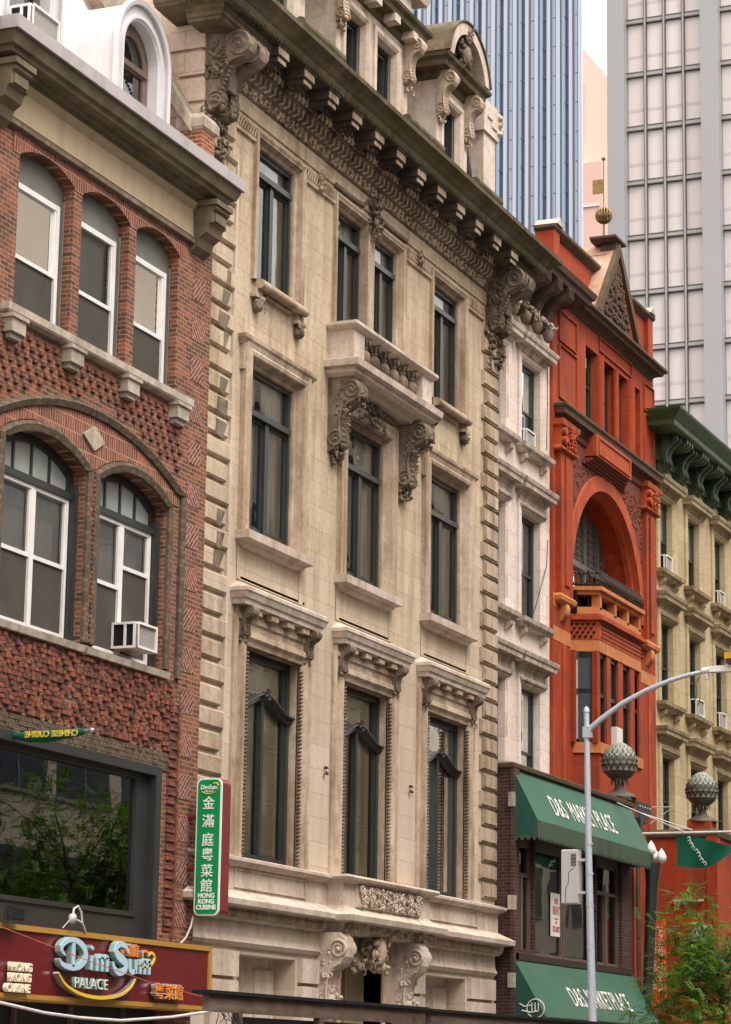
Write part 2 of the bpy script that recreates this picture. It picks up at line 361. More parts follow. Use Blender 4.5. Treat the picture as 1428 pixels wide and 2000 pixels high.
    def ell(s, c, r, n=7):
        v = []; f = []; m_ = n
        for i in range(m_+1):
            th = math.pi*i/m_
            for k in range(n):
                g = 2*math.pi*k/n
                v.append((c[0]+r[0]*math.sin(th)*math.cos(g), c[1]+r[1]*math.sin(th)*math.sin(g), c[2]+r[2]*math.cos(th)))
        for i in range(m_):
            for k in range(n): f.append((i*n+k, i*n+(k+1) % n, (i+1)*n+(k+1) % n, (i+1)*n+k))
        return s.add(v, f, True)
    def volute(s, c, r, thick, axis='x', turns=1.7, sgn=1, start=0.):
        """raised spiral on a face; c on the face; axis = face normal"""
        pts = []; N = 22; rad = []
        for i in range(N+1):
            t = i/N; g = start+sgn*turns*2*math.pi*t; q = r*(1-t)**.8+.04*r
            a, b = q*math.cos(g), q*math.sin(g)
            pts.append((c[0], c[1]+a, c[2]+b) if axis == 'x' else (c[0]+a, c[1], c[2]+b)); rad.append(thick*(1-.55*t))
        s.tube(pts, rad, 5)
        return s.ell(c, (thick*1.3,)*3 if axis == 'x' else (thick*1.3,)*3, 6)
    def blobs(s, x0, x1, y0, y1, z0, z1, n, r, seed=0, flat=1.):
        rd = random.Random(seed); side = (x1-x0) < (y1-y0)*.5
        for q in range(int(n*1.5)):
            k = r*rd.uniform(.45, .95); c = (rd.uniform(x0, x1), rd.uniform(y0, y1), rd.uniform(z0, z1))
            if q % 2:                   # bud
                s.ell(c, (k*rd.uniform(.5, 1.1), k*flat, k*rd.uniform(.6, 1.2)), 5)
            else:                       # curled leaf
                a0 = rd.uniform(0, 6.28); sg = rd.choice((-1, 1)); pts = []
                for i in range(6):
                    a = a0+sg*i*.75; rr = k*1.5*(1-i*.13); u_, v_ = rr*math.cos(a), rr*math.sin(a)
                    pts.append((c[0], c[1]+u_, c[2]+v_) if side else (c[0]+u_, c[1]-.02, c[2]+v_))
                s.tube(pts, [k*.42, k*.40, k*.34, k*.27, k*.2, k*.1], 4)
        return s
    def clusters(s, gap=.05):
        """face lists of the parts of the mesh that stand apart from each other"""
        par = list(range(len(s.v)))
        def find(a):
            while par[a] != a: par[a] = par[par[a]]; a = par[a]
            return a
        for f in s.f:
            r0 = find(f[0])
            for i in f[1:]: par[find(i)] = r0
        isl = {}
        for k, f in enumerate(s.f): isl.setdefault(find(f[0]), []).append(k)
        isl = list(isl.values())
        if len(isl) > 260 or len(isl) < 2: return [list(range(len(s.f)))]
        bb = []
        for L in isl:
            vs = [s.v[i] for k in L for i in s.f[k]]
            bb.append([min(v[c] for v in vs)-gap/2 for c in range(3)]+[max(v[c] for v in vs)+gap/2 for c in range(3)])
        p2 = list(range(len(isl)))
        def f2(a):
            while p2[a] != a: a = p2[a]
            return a
        for a in range(len(isl)):
            for b in range(a):
                if all(bb[a][c] <= bb[b][c+3] and bb[b][c] <= bb[a][c+3] for c in range(3)): p2[f2(a)] = f2(b)
        out = {}
        for a in range(len(isl)): out.setdefault(f2(a), []).extend(isl[a])
        return list(out.values())
    def build(s, name, mat, parent=None, label=None, kind=None, recalc=True):
        if parent is not None and not kind and name not in ('rough_bricks', 'projecting_bricks', 'frame', 'sash', 'wall'):
            cl = s.clusters()
            if 2 <= len(cl) <= 9:
                res = None
                for L in cl:
                    m_ = MB(); idx = {}
                    for k in L:
                        ff = []
                        for i in s.f[k]:
                            if i not in idx: idx[i] = len(m_.v); m_.v.append(s.v[i])
                            ff.append(idx[i])
                        m_.f.append(ff); m_.sm.append(s.sm[k])
                    o = m_.build_one(name, mat, parent, label, kind, recalc); res = res or o
                return res
        return s.build_one(name, mat, parent, label, kind, recalc)
    def build_one(s, name, mat, parent=None, label=None, kind=None, recalc=True):
        me = bpy.data.meshes.new(name)
        me.from_pydata(s.v, [], s.f); me.polygons.foreach_set('use_smooth', s.sm)
        if recalc:
            bm = bmesh.new(); bm.from_mesh(me); bmesh.ops.recalc_face_normals(bm, faces=bm.faces); bm.to_mesh(me); bm.free()
        me.materials.append(MATS[mat] if isinstance(mat, str) else mat)
        o = bpy.data.objects.new(name, me); COL.objects.link(o)
        if parent is not None:
            o.parent = parent
            if parent.type == 'EMPTY': o.matrix_parent_inverse = Matrix.Translation(-parent.location)
        if label: o['label'] = label
        if kind: o['kind'] = kind
        return o
def root(name, loc, label, cat, group=None):
    o = bpy.data.objects.new(name, None); COL.objects.link(o); o.location = loc; o.empty_display_size = .5
    o['label'] = label; o['category'] = cat
    if group: o['group'] = group
    return o
def single(mb, name, mat, base, label, cat, group=None):      # a thing that is one mesh, origin at its base
    mb.v = [(a-base[0], b-base[1], c-base[2]) for a, b, c in mb.v]
    o = mb.build(name, mat); o.location = base; o['label'] = label; o['category'] = cat
    if group: o['group'] = group
    return o
def struct(mb, name, mat): return mb.build(name, mat, kind='structure')
def copy_thing(o, d, label, group=None):
    c = o.copy(); COL.objects.link(c); c.location = Vector(o.location)+Vector(d); c['label'] = label
    if group: c['group'] = group
    def rec(a, b):
        for ch in list(a.children):
            k = ch.copy(); COL.objects.link(k); k.parent = b; k.matrix_parent_inverse = ch.matrix_parent_inverse.copy(); rec(ch, k)
    rec(o, c); return c
def text(s_, size, loc, name, mat, parent, face='front', ext=.01, off=0., sx=1., shear=0., align='LEFT', spacing=1., rot=None, bevel=0.):
    cu = bpy.data.curves.new(name, 'FONT'); cu.body = s_; cu.size = size; cu.extrude = ext; cu.offset = off; cu.shear = shear
    cu.align_x = align; cu.space_character = spacing; cu.bevel_depth = bevel; cu.resolution_u = 3
    t = bpy.data.objects.new(name, cu); COL.objects.link(t)
    dg = bpy.context.evaluated_depsgraph_get(); dg.update()
    me = bpy.data.meshes.new_from_object(t.evaluated_get(dg)); bpy.data.objects.remove(t)
    rm = rot if rot is not None else (Matrix.Rotation(R(90), 4, 'X') if face == 'front' else Matrix.Rotation(R(-90), 4, 'Z') @ Matrix.Rotation(R(90), 4, 'X'))
    me.transform(Matrix.Translation(loc) @ rm @ Matrix.Diagonal((sx, 1, 1, 1)))
    me.materials.clear(); me.materials.append(MATS[mat]); me.name = name
    o = bpy.data.objects.new(name, me); COL.objects.link(o)
    if parent is not None:
        o.parent = parent
        if parent.type == 'EMPTY': o.matrix_parent_inverse = Matrix.Translation(-parent.location)
    return o
def arc_top(x0, x1, zs, rise, n=14):
    """points of a segmental arch from left to right springing at zs"""
    h = (x1-x0)/2; c = (x0+x1)/2
    if rise >= h: rise = h*.9999
    rad = (h*h+rise*rise)/(2*rise); zc = zs+rise-rad; a0 = math.asin(min(1., h/rad))
    return [(c+rad*math.sin(-a0+2*a0*i/n), zc+rad*math.cos(-a0+2*a0*i/n)) for i in range(n+1)]
def arch_poly(x0, x1, z0, zs, rise, n=14): return [(x0, z0)]+arc_top(x0, x1, zs, rise, n)+[(x1, z0)]
def rect(x0, x1, z0, z1): return [(x0, z0), (x0, z1), (x1, z1), (x1, z0)]
def casement(par, x0, x1, z0, z1, y, fr='window_green_black', transom=None, mull=True, ft=.07, curtain='curtain', ytr=.10, glass='glass_wavy', back=.19):
    """dark framed window with optional transom bar and centre meeting stile; sub-parts of par"""
    f = MB(); f.box(x0, x0+ft, y, y+.12, z0, z1); f.box(x1-ft, x1, y, y+.12, z0, z1)
    f.box(x0+ft, x1-ft, y+.002, y+.1, z1-ft*1.2, z1); f.box(x0+ft, x1-ft, y+.002, y+.1, z0, z0+ft*1.2)
    c = (x0+x1)/2; zt = z1-ft*1.2
    if transom:
        f.box(x0+ft, x1-ft, y-ytr*.6, y+.1, transom-.05, transom+.05); zt = transom-.05
    if mull: f.box(c-ft*.75, c+ft*.75, y-.012, y+.098, z0+ft*1.2, zt)
    f.build('frame', fr, par)
    sa = MB(); w = ft*.6                    # inner sash lines
    cells = [(x0+ft, c-ft*.75), (c+ft*.75, x1-ft)] if mull else [(x0+ft, x1-ft)]
    for a, b in cells:
        sa.box(a, a+w, y+.03, y+.09, z0+ft*1.2, zt); sa.box(b-w, b, y+.03, y+.09, z0+ft*1.2, zt)
        sa.box(a+w, b-w, y+.032, y+.09, z0+ft*1.2, z0+ft*1.2+w*1.6); sa.box(a+w, b-w, y+.032, y+.09, zt-w, zt)
    sa.build('sash', fr, par)
    MB().quad((x0+ft, y+.06, z0), (x1-ft, y+.06, z0), (x1-ft, y+.06, z1), (x0+ft, y+.06, z1)).build('pane', glass, par)
    if curtain:
        k = MB(); n = 18; W_ = x1-x0
        vs = []
        for i in range(n*3+1):
            t = i/(n*3); yy = y+back+.03*math.sin(t*n*2*math.pi/2)
            vs += [(x0+W_*t, yy, z0), (x0+W_*t, yy, z1)]
        # curtains drawn to both sides leaving a dark gap
        fs = [(2*i, 2*i+2, 2*i+3, 2*i+1) for i in range(n*3) if not (.40 < i/(n*3) < .52)]
        k.add(vs, fs, True); k.build('curtain', curtain, par)
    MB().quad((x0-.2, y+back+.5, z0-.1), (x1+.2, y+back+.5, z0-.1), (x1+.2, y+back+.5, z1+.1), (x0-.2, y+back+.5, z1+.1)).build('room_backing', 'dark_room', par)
def sash_window(par, x0, x1, z0, z1, y, fr='white_paint', ft=.06, mid=None, glass='glass', blind=None, screen=False, back=.12, blind_z=None):
    """double-hung window, sub-parts of par"""
    mid = mid or (z0+z1)/2; f = MB()
    f.box(x0, x0+ft, y, y+.1, z0, z1); f.box(x1-ft, x1, y, y+.1, z0, z1)
    f.box(x0+ft, x1-ft, y+.002, y+.1, z1-ft, z1); f.box(x0+ft, x1-ft, y+.002, y+.1, z0, z0+ft)
    f.build('frame', fr, par)
    sa = MB(); w = ft*.55; a, b = x0+ft, x1-ft
    sa.box(a, b, y+.012, y+.075, mid-.03, mid+.03); sa.box(a, a+w, y+.014, y+.06, mid+.03, z1-ft); sa.box(b-w, b, y+.014, y+.06, mid+.03, z1-ft)
    sa.box(a, a+w, y+.045, y+.09, z0+ft, mid-.03); sa.box(b-w, b, y+.045, y+.09, z0+ft, mid-.03)
    sa.build('sash', fr, par)
    MB().quad((a, y+.05, mid), (b, y+.05, mid), (b, y+.05, z1-ft), (a, y+.05, z1-ft)).build('pane', glass, par)
    if screen: MB().quad((a, y+.04, z0+ft), (b, y+.04, z0+ft), (b, y+.04, mid), (a, y+.04, mid)).build('insect_screen', 'screen_mesh', par)
    else: MB().quad((a, y+.07, z0+ft), (b, y+.07, z0+ft), (b, y+.07, mid), (a, y+.07, mid)).build('pane', glass, par)
    if blind:
        bz = blind_z if blind_z is not None else z0
        MB().quad((a, y+back, bz), (b, y+back, bz), (b, y+back, z1), (a, y+back, z1)).build('blind', blind, par)
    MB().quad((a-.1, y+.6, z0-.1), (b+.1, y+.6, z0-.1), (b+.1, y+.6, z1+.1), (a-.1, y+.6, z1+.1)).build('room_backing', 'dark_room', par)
def console(mb, x0, x1, y, ztop, proj, h, ends=True, blob=0, seed=1, foot=.35):
    """S-shaped scroll bracket: big volute at the top front, small one at the foot. mb gets the body"""
    P = [(0, 0), (.78, 0), (.95, -.06), (1.0, -.16), (.97, -.26), (.86, -.33), (.70, -.36), (.55, -.40), (.45, -.48), (.40, -.58), (foot+.05, -.68), (foot+.08, -.78), (foot+.03, -.88), (foot-.12, -.95), (.12, -.97), (.0, -1.0)]
    pts = [(y-a*proj, ztop+b*h) for a, b in P]
    mb.yz(pts, x0, x1)
    for xs in (x0-.005, x1+.005):
        mb.volute((xs, y-.77*proj, ztop-.18*h), .17*h if .17*h < .23*proj*1.3 else .3*proj, .022*h, 'x', 2., 1, 0)
        mb.volute((xs, y-(foot-.07)*proj, ztop-.83*h), .11*h, .018*h, 'x', 1.8, -1, 2)
        # edge rib following the scroll
        mb.tube([(xs, y-a*proj*.94, ztop+b*h) for a, b in P[5:12]], .016*h, 5)
    # hanging leaf drop on the front
    mx_ = (x0+x1)/2
    for k in range(5):
        mb.ell((mx_, y-proj*(foot+.02), ztop-h*(.62+.07*k)), ((x1-x0)*.28, .03*h+.02, .05*h), 6)
    if blob: mb.blobs(x0, x1, y-proj*foot*.8, y-.02, ztop-h*1.12, ztop-h*.93, blob, (x1-x0)*.22, seed)
    return mb
# ================================================================ ground and the other side of the street
g = MB(); g.quad((-1500, -1500, 0), (2500, -1500, 0), (2500, 1500, 0), (-1500, 1500, 0)); struct(g, 'ground', 'asphalt')
g = MB(); g.box(-60, 170, -4.6, 0, .004, .15); struct(g, 'sidewalk', 'concrete')
g = MB(); g.box(-60, 170, -22, -17, .004, .15); struct(g, 'sidewalk', 'concrete')
g = MB(); g.quad((-60, -17, .004), (170, -17, .004), (170, -4.6, .004), (-60, -4.6, .004)); struct(g, 'road', 'asphalt')
def opposite(x0, x1, h, mat_, wmat, label, fl, wx, ww, wh, ybase=-22.):
    r_ = root('building', (x0, ybase, 0), label, 'building', None)
    w = MB(); w.box(x0, x1, ybase-14, ybase, 0, h); w.box(x0-.1, x1+.1, ybase-.1, ybase+.5, h-1, h+.3); w.build('wall', mat_, r_)
    k = MB(); z = 1.2
    tr = MB()
    while z+wh < h-1.4:
        x = x0+.8
        while x+ww < x1-.5:
            k.box(x, x+ww, ybase-.1, ybase+.02, z, z+wh); tr.box(x-.1, x+ww+.1, ybase, ybase+.12, z-.15, z-.02)
            tr.box(x+ww/2-.04, x+ww/2+.04, ybase+.02, ybase+.05, z, z+wh); x += wx
        z += fl
    o = k.build('window_glazing', wmat, r_); o['kind'] = 'stuff'; tr.build('window_trim', 'opp_grey', r_)['kind'] = 'stuff'
opposite(38, 55, 27, 'opp_beige', 'opp_window', 'beige stone office block across the street, reflected in the restaurant window', 4.0, 3.6, 2.6, 2.3)
opposite(55.4, 66, 26, 'opp_grey', 'opp_window', 'low grey building across the street next to the beige block', 3.6, 2.2, 1.3, 2.0)
opposite(66.4, 84, 31, 'opp_beige', 'opp_window', 'pale building with wide windows across the street, reflected behind the blade sign', 4.4, 4.2, 3.4, 2.6)
opposite(84.4, 112, 27, 'opp_beige', 'opp_window', 'tall beige building farthest along across the street', 3.8, 2.6, 1.5, 2.2)
opposite(2, 37.6, 16, 'opp_grey', 'opp_window', 'grey building directly across from the brick facade', 3.8, 2.8, 1.7, 2.2)
opposite(112.4, 170, 25, 'opp_beige', 'opp_window', 'long beige block closing the far end of the opposite side', 3.9, 3.0, 1.9, 2.3)
# ================================================================ 1. red brick building
B = -.22
bb = root('brick_building', (31, B, 0), 'dark red brick building with triple arched windows, patterned brickwork and silver mansard roof', 'building')
XL, XR = 22., 36.78
w = MB()
top_w = [(30.5, 32.1), (32.36, 33.87), (34.11, 35.58)]
holes = [arch_poly(a, b, 12.14, 14.42, .19) for a, b in top_w]
arw = [(30.4, 32.80), (33.18, 35.44)]
holes += [arch_poly(a, b, 7.66, 10.22, .31) for a, b in arw]
holes += [rect(26, 35.5, 3.5, 6.12), rect(26, 36.2, .3, 2.6)]
# further bay to the left, out of the picture but within a side step
holes += [arch_poly(26.0, 27.4, 12.14, 14.42, .19), arch_poly(27.7, 29.1, 12.14, 14.42, .19), arch_poly(25.6, 29.1, 7.66, 10.2, .33)]
w.wall(rect(XL, XR, 0, 15.95), holes, B, .42)
w.quad((XL, B, 0), (XL, 8, 0), (XL, 8, 15.9), (XL, B, 15.9)); w.quad((XR, B, 0), (XR, .1, 0), (XR, .1, 15.9), (XR, B, 15.9))
w.box(XL, XR, 7.9, 8, 0, 15.9)
w.build('wall', 'red_brick', bb)
# soldier course band over the three top windows
f = MB(); pts_ = [(30.3, 14.40)]
for a, b in top_w: pts_ += [(a, 14.40)]+arc_top(a, b, 14.425, .19)+[(b, 14.40)]
f.wall(pts_+[(35.85, 14.40), (35.85, 14.74), (30.3, 14.74)], [], B-.012)
f.build('soldier_arches', 'soldier_brick', bb)
# big relieving arch and label mouldings of darker brick
f = MB()
bigarc = arc_top(29.98, 35.96, 10.52, .70, 26)
path = [(29.98, 7.6)]+[(29.98, z_) for z_ in (8.5, 9.5)]+bigarc+[(35.96, z_) for z_ in (9.5, 8.5, 7.6)]
f.strip(path, [(-.11, 0), (-.11, .05), (-.02, .09), (.03, .05), (.03, 0)], B)
for a, b in arw:
    t = arc_top(a-.1, b+.1, 10.26, .36, 18); pth = [(a-.1, 7.7)]+[(a-.1, z_) for z_ in (8.5, 9.5)]+t+[(b+.1, z_) for z_ in (9.5, 8.5, 7.7)]
    f.strip(pth, [(-.1, 0), (-.1, .045), (0, .075), (.05, .05), (.05, 0)], B)
f.build('label_moulding', 'moulded_brick', bb)
# field between the big arch and the small ones, laid as upright bricks
f = MB()
poly = [(30.1, 10.34)]+arc_top(30.1, 35.84, 10.50, .60, 26)+[(35.84, 10.34), (35.6, 10.33)]+arc_top(33.03, 35.59, 10.32, .37, 14)[::-1]+arc_top(30.25, 32.95, 10.32, .37, 14)[::-1]
f.wall(poly, [], B-.012); f.build('arch_infill', 'soldier_brick', bb)
f = MB(); f.xz([(32.60, 10.78), (32.94, 10.97), (33.27, 10.78), (32.94, 10.59)], B-.05, B-.01); f.build('diamond_stone', 'sill_stone', bb)
# centre pier with stepped headers, brown edges
f = MB()
for i in range(38):
    z_ = 7.72+i*.0715*1.02
    if z_ < 10.3: f.box(32.92 if i % 4 < 2 else 32.98, 33.02 if i % 4 < 2 else 33.09, B-.05, B+.01, z_, z_+.055)
f.build('pier_headers', 'rough_brick', bb)
# projecting header bricks: a diamond field under the top sill, a ragged field lower down
f = MB(); rd = random.Random(3)
for i in range(17):
    for j in range(75):
        x = 29.6+j*.083; z_ = 10.62+i*.0715
        if (i+2*j) % 6 not in (0, 3) or (i % 2): continue
        if x > 35.8: continue
        c_, h_ = 32.97, 3.02
        rad = (h_*h_+.70**2)/(2*.70); zc = 10.52+.70-rad
        if (x-c_)**2+(z_-zc)**2 < (rad+.13)**2: continue
        f.box(x, x+.10, B-.045, B+.01, z_, z_+.062)
f.build('projecting_bricks', 'rough_brick', bb)
f = MB()
for i in range(17):
    for j in range(64):
        x = 29.3+j*.1075+(.05 if i % 2 else 0); z_ = 6.44+i*.0715
        if x > 35.75 or rd.random() < (.18 if (i+j) % 3 else .55): continue
        p = rd.choice((.018, .03, .045))
        f.box(x, x+rd.choice((.09, .1, .1)), B-p, B+.01, z_+rd.uniform(-.004, .004), z_+.06)
f.build('rough_bricks', 'rough_brick', bb)
f = MB()
for i in range(9):
    for j in range(62):
        x = 29.3+j*.1075+(.05 if i % 2 else 0); z_ = 6.13+i*.036
        if x > 35.7: continue
        z_ = 6.125+(i % 5)*.0715
        if i >= 4: break
        f.box(x, x+.099, B-rd.uniform(.012, .03), B+.01, z_, z_+.062)
f.build('brown_band', 'brown_brick', bb)
# pilaster strip at the right with diagonal brick panels
zs = [14.55, 13.87, 13.19, 12.51, 11.83, 11.14, 10.45, 9.76, 9.08, 8.42, 7.76, 7.10, 6.42, 5.76, 5.10, 4.44, 3.78]
for k, z_ in enumerate(zs):
    f = MB(); f.box(36.10, 36.53, B-.008, B+.02, z_, z_+.38)
    f.build('diagonal_brick_panel', 'diagonal_brick_left' if k % 2 else 'diagonal_brick_right', bb)
f = MB(); f.box(35.97, 36.03, B-.06, B+.01, 3.6, 7.2)
for i in range(48): f.box(35.70, 35.95, B-(.05 if i % 2 else .025), B+.01, 3.7+i*.0715, 3.7+i*.0715+.06)
f.build('corner_bricks', 'rough_brick', bb)
# sills and their blocks
f = MB(); f.mould(30.3, 35.85, B, [(.05, 11.95), (.12, 11.98), (.14, 12.01), (.14, 12.12), (.0, 12.15)]); f.build('sill', 'sill_stone', bb)
for a in (30.22, 31.92, 33.69, 35.38):
    f = MB(); f.box(a-.03, a+.42, B-.20, B+.02, 11.90, 11.955); f.box(a, a+.38, B-.17, B+.02, 11.70, 11.90); f.box(a+.05, a+.33, B-.12, B+.02, 11.62, 11.70)
    f.build('sill_block', 'sill_stone', bb)
for a, b in ((30.27, 32.72), (32.99, 35.46)):
    f = MB(); f.mould(a, b, B, [(.0, 7.53), (.08, 7.54), (.10, 7.64), (.0, 7.67)]); f.build('sill', 'sill_stone', bb)
# top windows: arched grey panel, white double-hung
for a, b in top_w+[(26.0, 27.4), (27.7, 29.1)]:
    o = MB(); o.xz(arch_poly(a, b, 14.10, 14.42, .19), B+.19, B+.22)
    o.box(a, a+.10, B+.18, B+.26, 12.14, 14.10); o.box(b-.13, b, B+.18, B+.26, 12.14, 14.10); o.box(b-.06, b-.03, B+.13, B+.2, 12.14, 14.2)
    wn = o.build('window', 'grey_infill', bb)
    sash_window(wn, a+.10, b-.13, 12.16, 14.10, B+.15, 'white_paint', .085, 13.0, 'glass', blind='frosted', screen=True, back=.16, blind_z=13.0)
# arched windows: dark timber frame, three-light fanlight, white pair below
def arched(a, b, rail):
    ya = B+.21
    o = MB(); t = arch_poly(a, b, 7.66, 10.22, .31, 16)
    inn = arch_poly(a+.16, b-.16, 9.93, 10.13, .27, 16)
    o.wall(t, [inn, rect(a+.2, b-.14, 7.70, 9.80)], ya, .07)
    o.box(a, b, ya-.05, ya+.02, 9.80, 9.90); o.box(b-.12, b-.04, ya-.12, ya, 7.66, 10.0)
    wn = o.build('window', 'window_green_black', bb)
    k = MB(); n = 5
    for i in (1, 2, 3):
        x = a+.16+(b-a-.32)*i/4.; k = MB(); k.box(x-.025, x+.025, ya+.012, ya+.06, 9.90, 10.4 if i == 2 else 10.33); k.build('glazing_bar', 'window_green_black', wn)
    MB().quad((a, ya+.04, 9.9), (b, ya+.04, 9.9), (b, ya+.04, 10.5), (a, ya+.04, 10.5)).build('fanlight_pane', 'frosted', wn)
    c = (a+.2+b-.14)/2
    sash_window(wn, a+.2, c, 7.72, 9.80, ya-.02, 'white_paint', .06, 8.77, 'glass', blind='curtain_white', screen=True, back=.11, blind_z=8.8)
    sash_window(wn, c, b-.14, 7.72, 9.80, ya-.018, 'white_paint', .06, rail, 'glass', blind='curtain_white', screen=True, back=.11, blind_z=rail)
arched(*arw[0], 8.77); arched(*arw[1], 9.12)
arched(25.6, 29.1, 8.77)
# restaurant window
o = MB(); yb = B+.1
o.wall(rect(26, 35.5, 3.5, 6.12), [rect(26.2, 30.1, 3.93, 5.93), rect(30.3, 34.93, 3.93, 5.93)], yb, .12)
o.box(26, 35.5, B-.03, B+.1, 6.02, 6.16); o.box(35.32, 35.5, B-.03, B+.1, 3.5, 6.02)
o.box(26, 35.2, yb-.05, yb, 3.50, 3.55); o.box(30.2, 35.0, yb-.03, yb, 3.86, 3.93)
wn = o.build('shop_window', 'charcoal', bb)
MB().quad((26, yb+.06, 3.9), (35.2, yb+.06, 3.9), (35.2, yb+.06, 6), (26, yb+.06, 6)).build('pane', 'glass_big', wn)
MB().box(25.5, 35.6, 3.2, 3.3, 3.2, 6.4).build('room_backing', 'dark_room', wn)
MB().box(25.5, 35.6, yb+.15, 3.3, 6.0, 6.1).build('ceiling', 'dark_room', wn)
MB().box(33.0, 33.25, yb+1.0, yb+1.25, 3.6, 6.0).build('inner_column', 'tan_panel', wn)
o = MB(); o.box(26, 36.1, B+.3, B+.4, .3, 2.6); wn = o.build('ground_floor_glazing', 'charcoal', bb)
o = MB()
for x in (27, 28.6, 30.2, 31.8, 33.4, 35): o.box(x, x+.07, B+.24, B+.3, .3, 2.6)
o.build('mullion', 'window_brown', wn)
# main cornice
f = MB()
f.mould(30.15, 35.85, B, [(.05, 14.80), (.09, 14.85), (.07, 14.88), (.06, 15.30), (.10, 15.34), (.16, 15.40)]); f.build('frieze_panel', 'tan_panel', bb)
f = MB(); f.mould(29.86, 36.10, B, [(.0, 14.72), (.1, 14.74), (.10, 14.80), (0, 14.82)]); f.build('frieze_moulding', 'limestone_soot_shade', bb)
f = MB()
f.mould(29.86, 36.10, B, [(.10, 15.38), (.16, 15.46), (.22, 15.47), (.24, 15.53), (.42, 15.54), (.44, 15.60), (.50, 15.62), (.56, 15.78), (.56, 15.80)])
f.build('cornice', 'tin_mossy', bb)
f = MB(); f.mould(29.88, 36.08, B, [(.56, 15.80), (.62, 15.79), (.63, 15.98), (.50, 16.02), (.2, 16.04)], back=.3); f.build('gutter', 'silver_dull', bb)
for x0, x1 in ((29.5, 29.98), (35.93, 36.45)):
    f = MB(); f.yz([(B, 15.46), (B-.46, 15.46), (B-.46, 15.30), (B-.40, 15.26), (B-.40, 15.08), (B-.34, 15.05), (B-.30, 14.92), (B-.18, 14.84), (B-.14, 14.70), (B-.04, 14.62), (B, 14.6)], x0, x1)
    f.box(x0-.04, x1+.04, B-.5, B, 15.36, 15.45); f.box(x0+.06, x1-.06, B-.43, B-.38, 15.10, 15.24)
    f.build('bracket', 'tin_mossy', bb)
# mansard roof, party coping, chimney pier
f = MB(); f.yz([(-.55, 15.99), (.25, 16.05), (2.2, 19.6), (7.9, 19.9), (7.9, 15.9), (-.2, 15.9)], XL, 36.55)
for x in (28, 29.2, 30.2, 32.7, 33.3, 33.7): f.tube([(x, .22, 16.05), (x, 2.17, 19.62)], .035, 6)
f.build('roof', 'white_roof', bb)
f = MB(); f.yz([(-.05, 17.02), (-.05, 16.8), (2.6, 20.6), (2.6, 20.85), (2.2, 20.9)], 36.15, 36.62); f.build('coping', 'sill_stone', bb)
f = MB(); f.box(36.25, 36.74, B, .2, 15.95, 16.86); f.build('chimney_pier', 'orange_brick', bb)
f = MB(); f.mould(36.25, 36.74, B, [(.0, 16.84), (.05, 16.88), (.06, 17.02), (.0, 17.12)], back=.45); f.build('pier_cap', 'sill_stone', bb)
def brick_dormer(x0, x1, yf, zb, zs_, win=True):
    c = (x0+x1)/2; h_ = (x1-x0)/2
    o = MB(); outer = [(x0, zb)]+arc_top(x0, x1, zs_, h_, 22)+[(x1, zb)]
    inner = [(x0+.26, zb+.02)]+arc_top(x0+.26, x1-.26, zs_-.02, h_-.26, 20)+[(x1-.26, zb+.02)]
    o.wall(outer, [inner], yf, .28)
    n = len(outer)
    o.add([(a, yf, b) for a, b in outer]+[(a, yf+2.2, b) for a, b in outer], [(i, i+1, i+1+n, i+n) for i in range(n-1)], False)
    o.strip(outer, [(0, 0), (-.02, .07), (.05, .09), (.07, 0)], yf); o.strip(inner, [(.02, 0), (.04, .04), (.09, .04), (.1, 0)], yf)
    d_ = o.build('dormer', 'silver_paint', bb)
    o = MB(); i2 = [(x0+.33, zb+.05)]+arc_top(x0+.33, x1-.33, zs_-.04, h_-.33, 18)+[(x1-.33, zb+.05)]
    a1 = [(x0+.43, zs_-.08)]+arc_top(x0+.43, x1-.43, zs_-.06, h_-.43, 16)+[(x1-.43, zs_-.08)]
    o.wall(inner, [a1, rect(x0+.43, x1-.43, zb+.25, zs_-.2)], yf+.18, .06)
    o.box(x0+.33, x1-.33, yf+.14, yf+.2, zs_-.18, zs_-.09)
    wn = o.build('dormer_window', 'window_brown', d_)
    MB().quad((x0+.3, yf+.22, zb), (x1-.3, yf+.22, zb), (x1-.3, yf+.22, zs_+h_-.35), (x0+.3, yf+.22, zs_+h_-.35)).build('dormer_pane', 'glass_wavy', d_)
    MB().quad((x0+.2, yf+.7, zb), (x1-.2, yf+.7, zb), (x1-.2, yf+.7, zs_+h_-.3), (x0+.2, yf+.7, zs_+h_-.3)).build('dormer_backing', 'dark_room', d_)
brick_dormer(34.0, 35.72, .22, 16.0, 17.62)
brick_dormer(30.45, 32.17, .22, 16.0, 17.62)
f = MB(); f.tube([(33.55, .1, 16.1), (33.55, .75, 16.95)], .02, 5); f.tube([(33.1, .3, 16.15), (33.5, 1.0, 17.3), (33.2, 1.5, 18.2)], .02, 5); f.build('roof_seam', 'rusty_iron', bb)
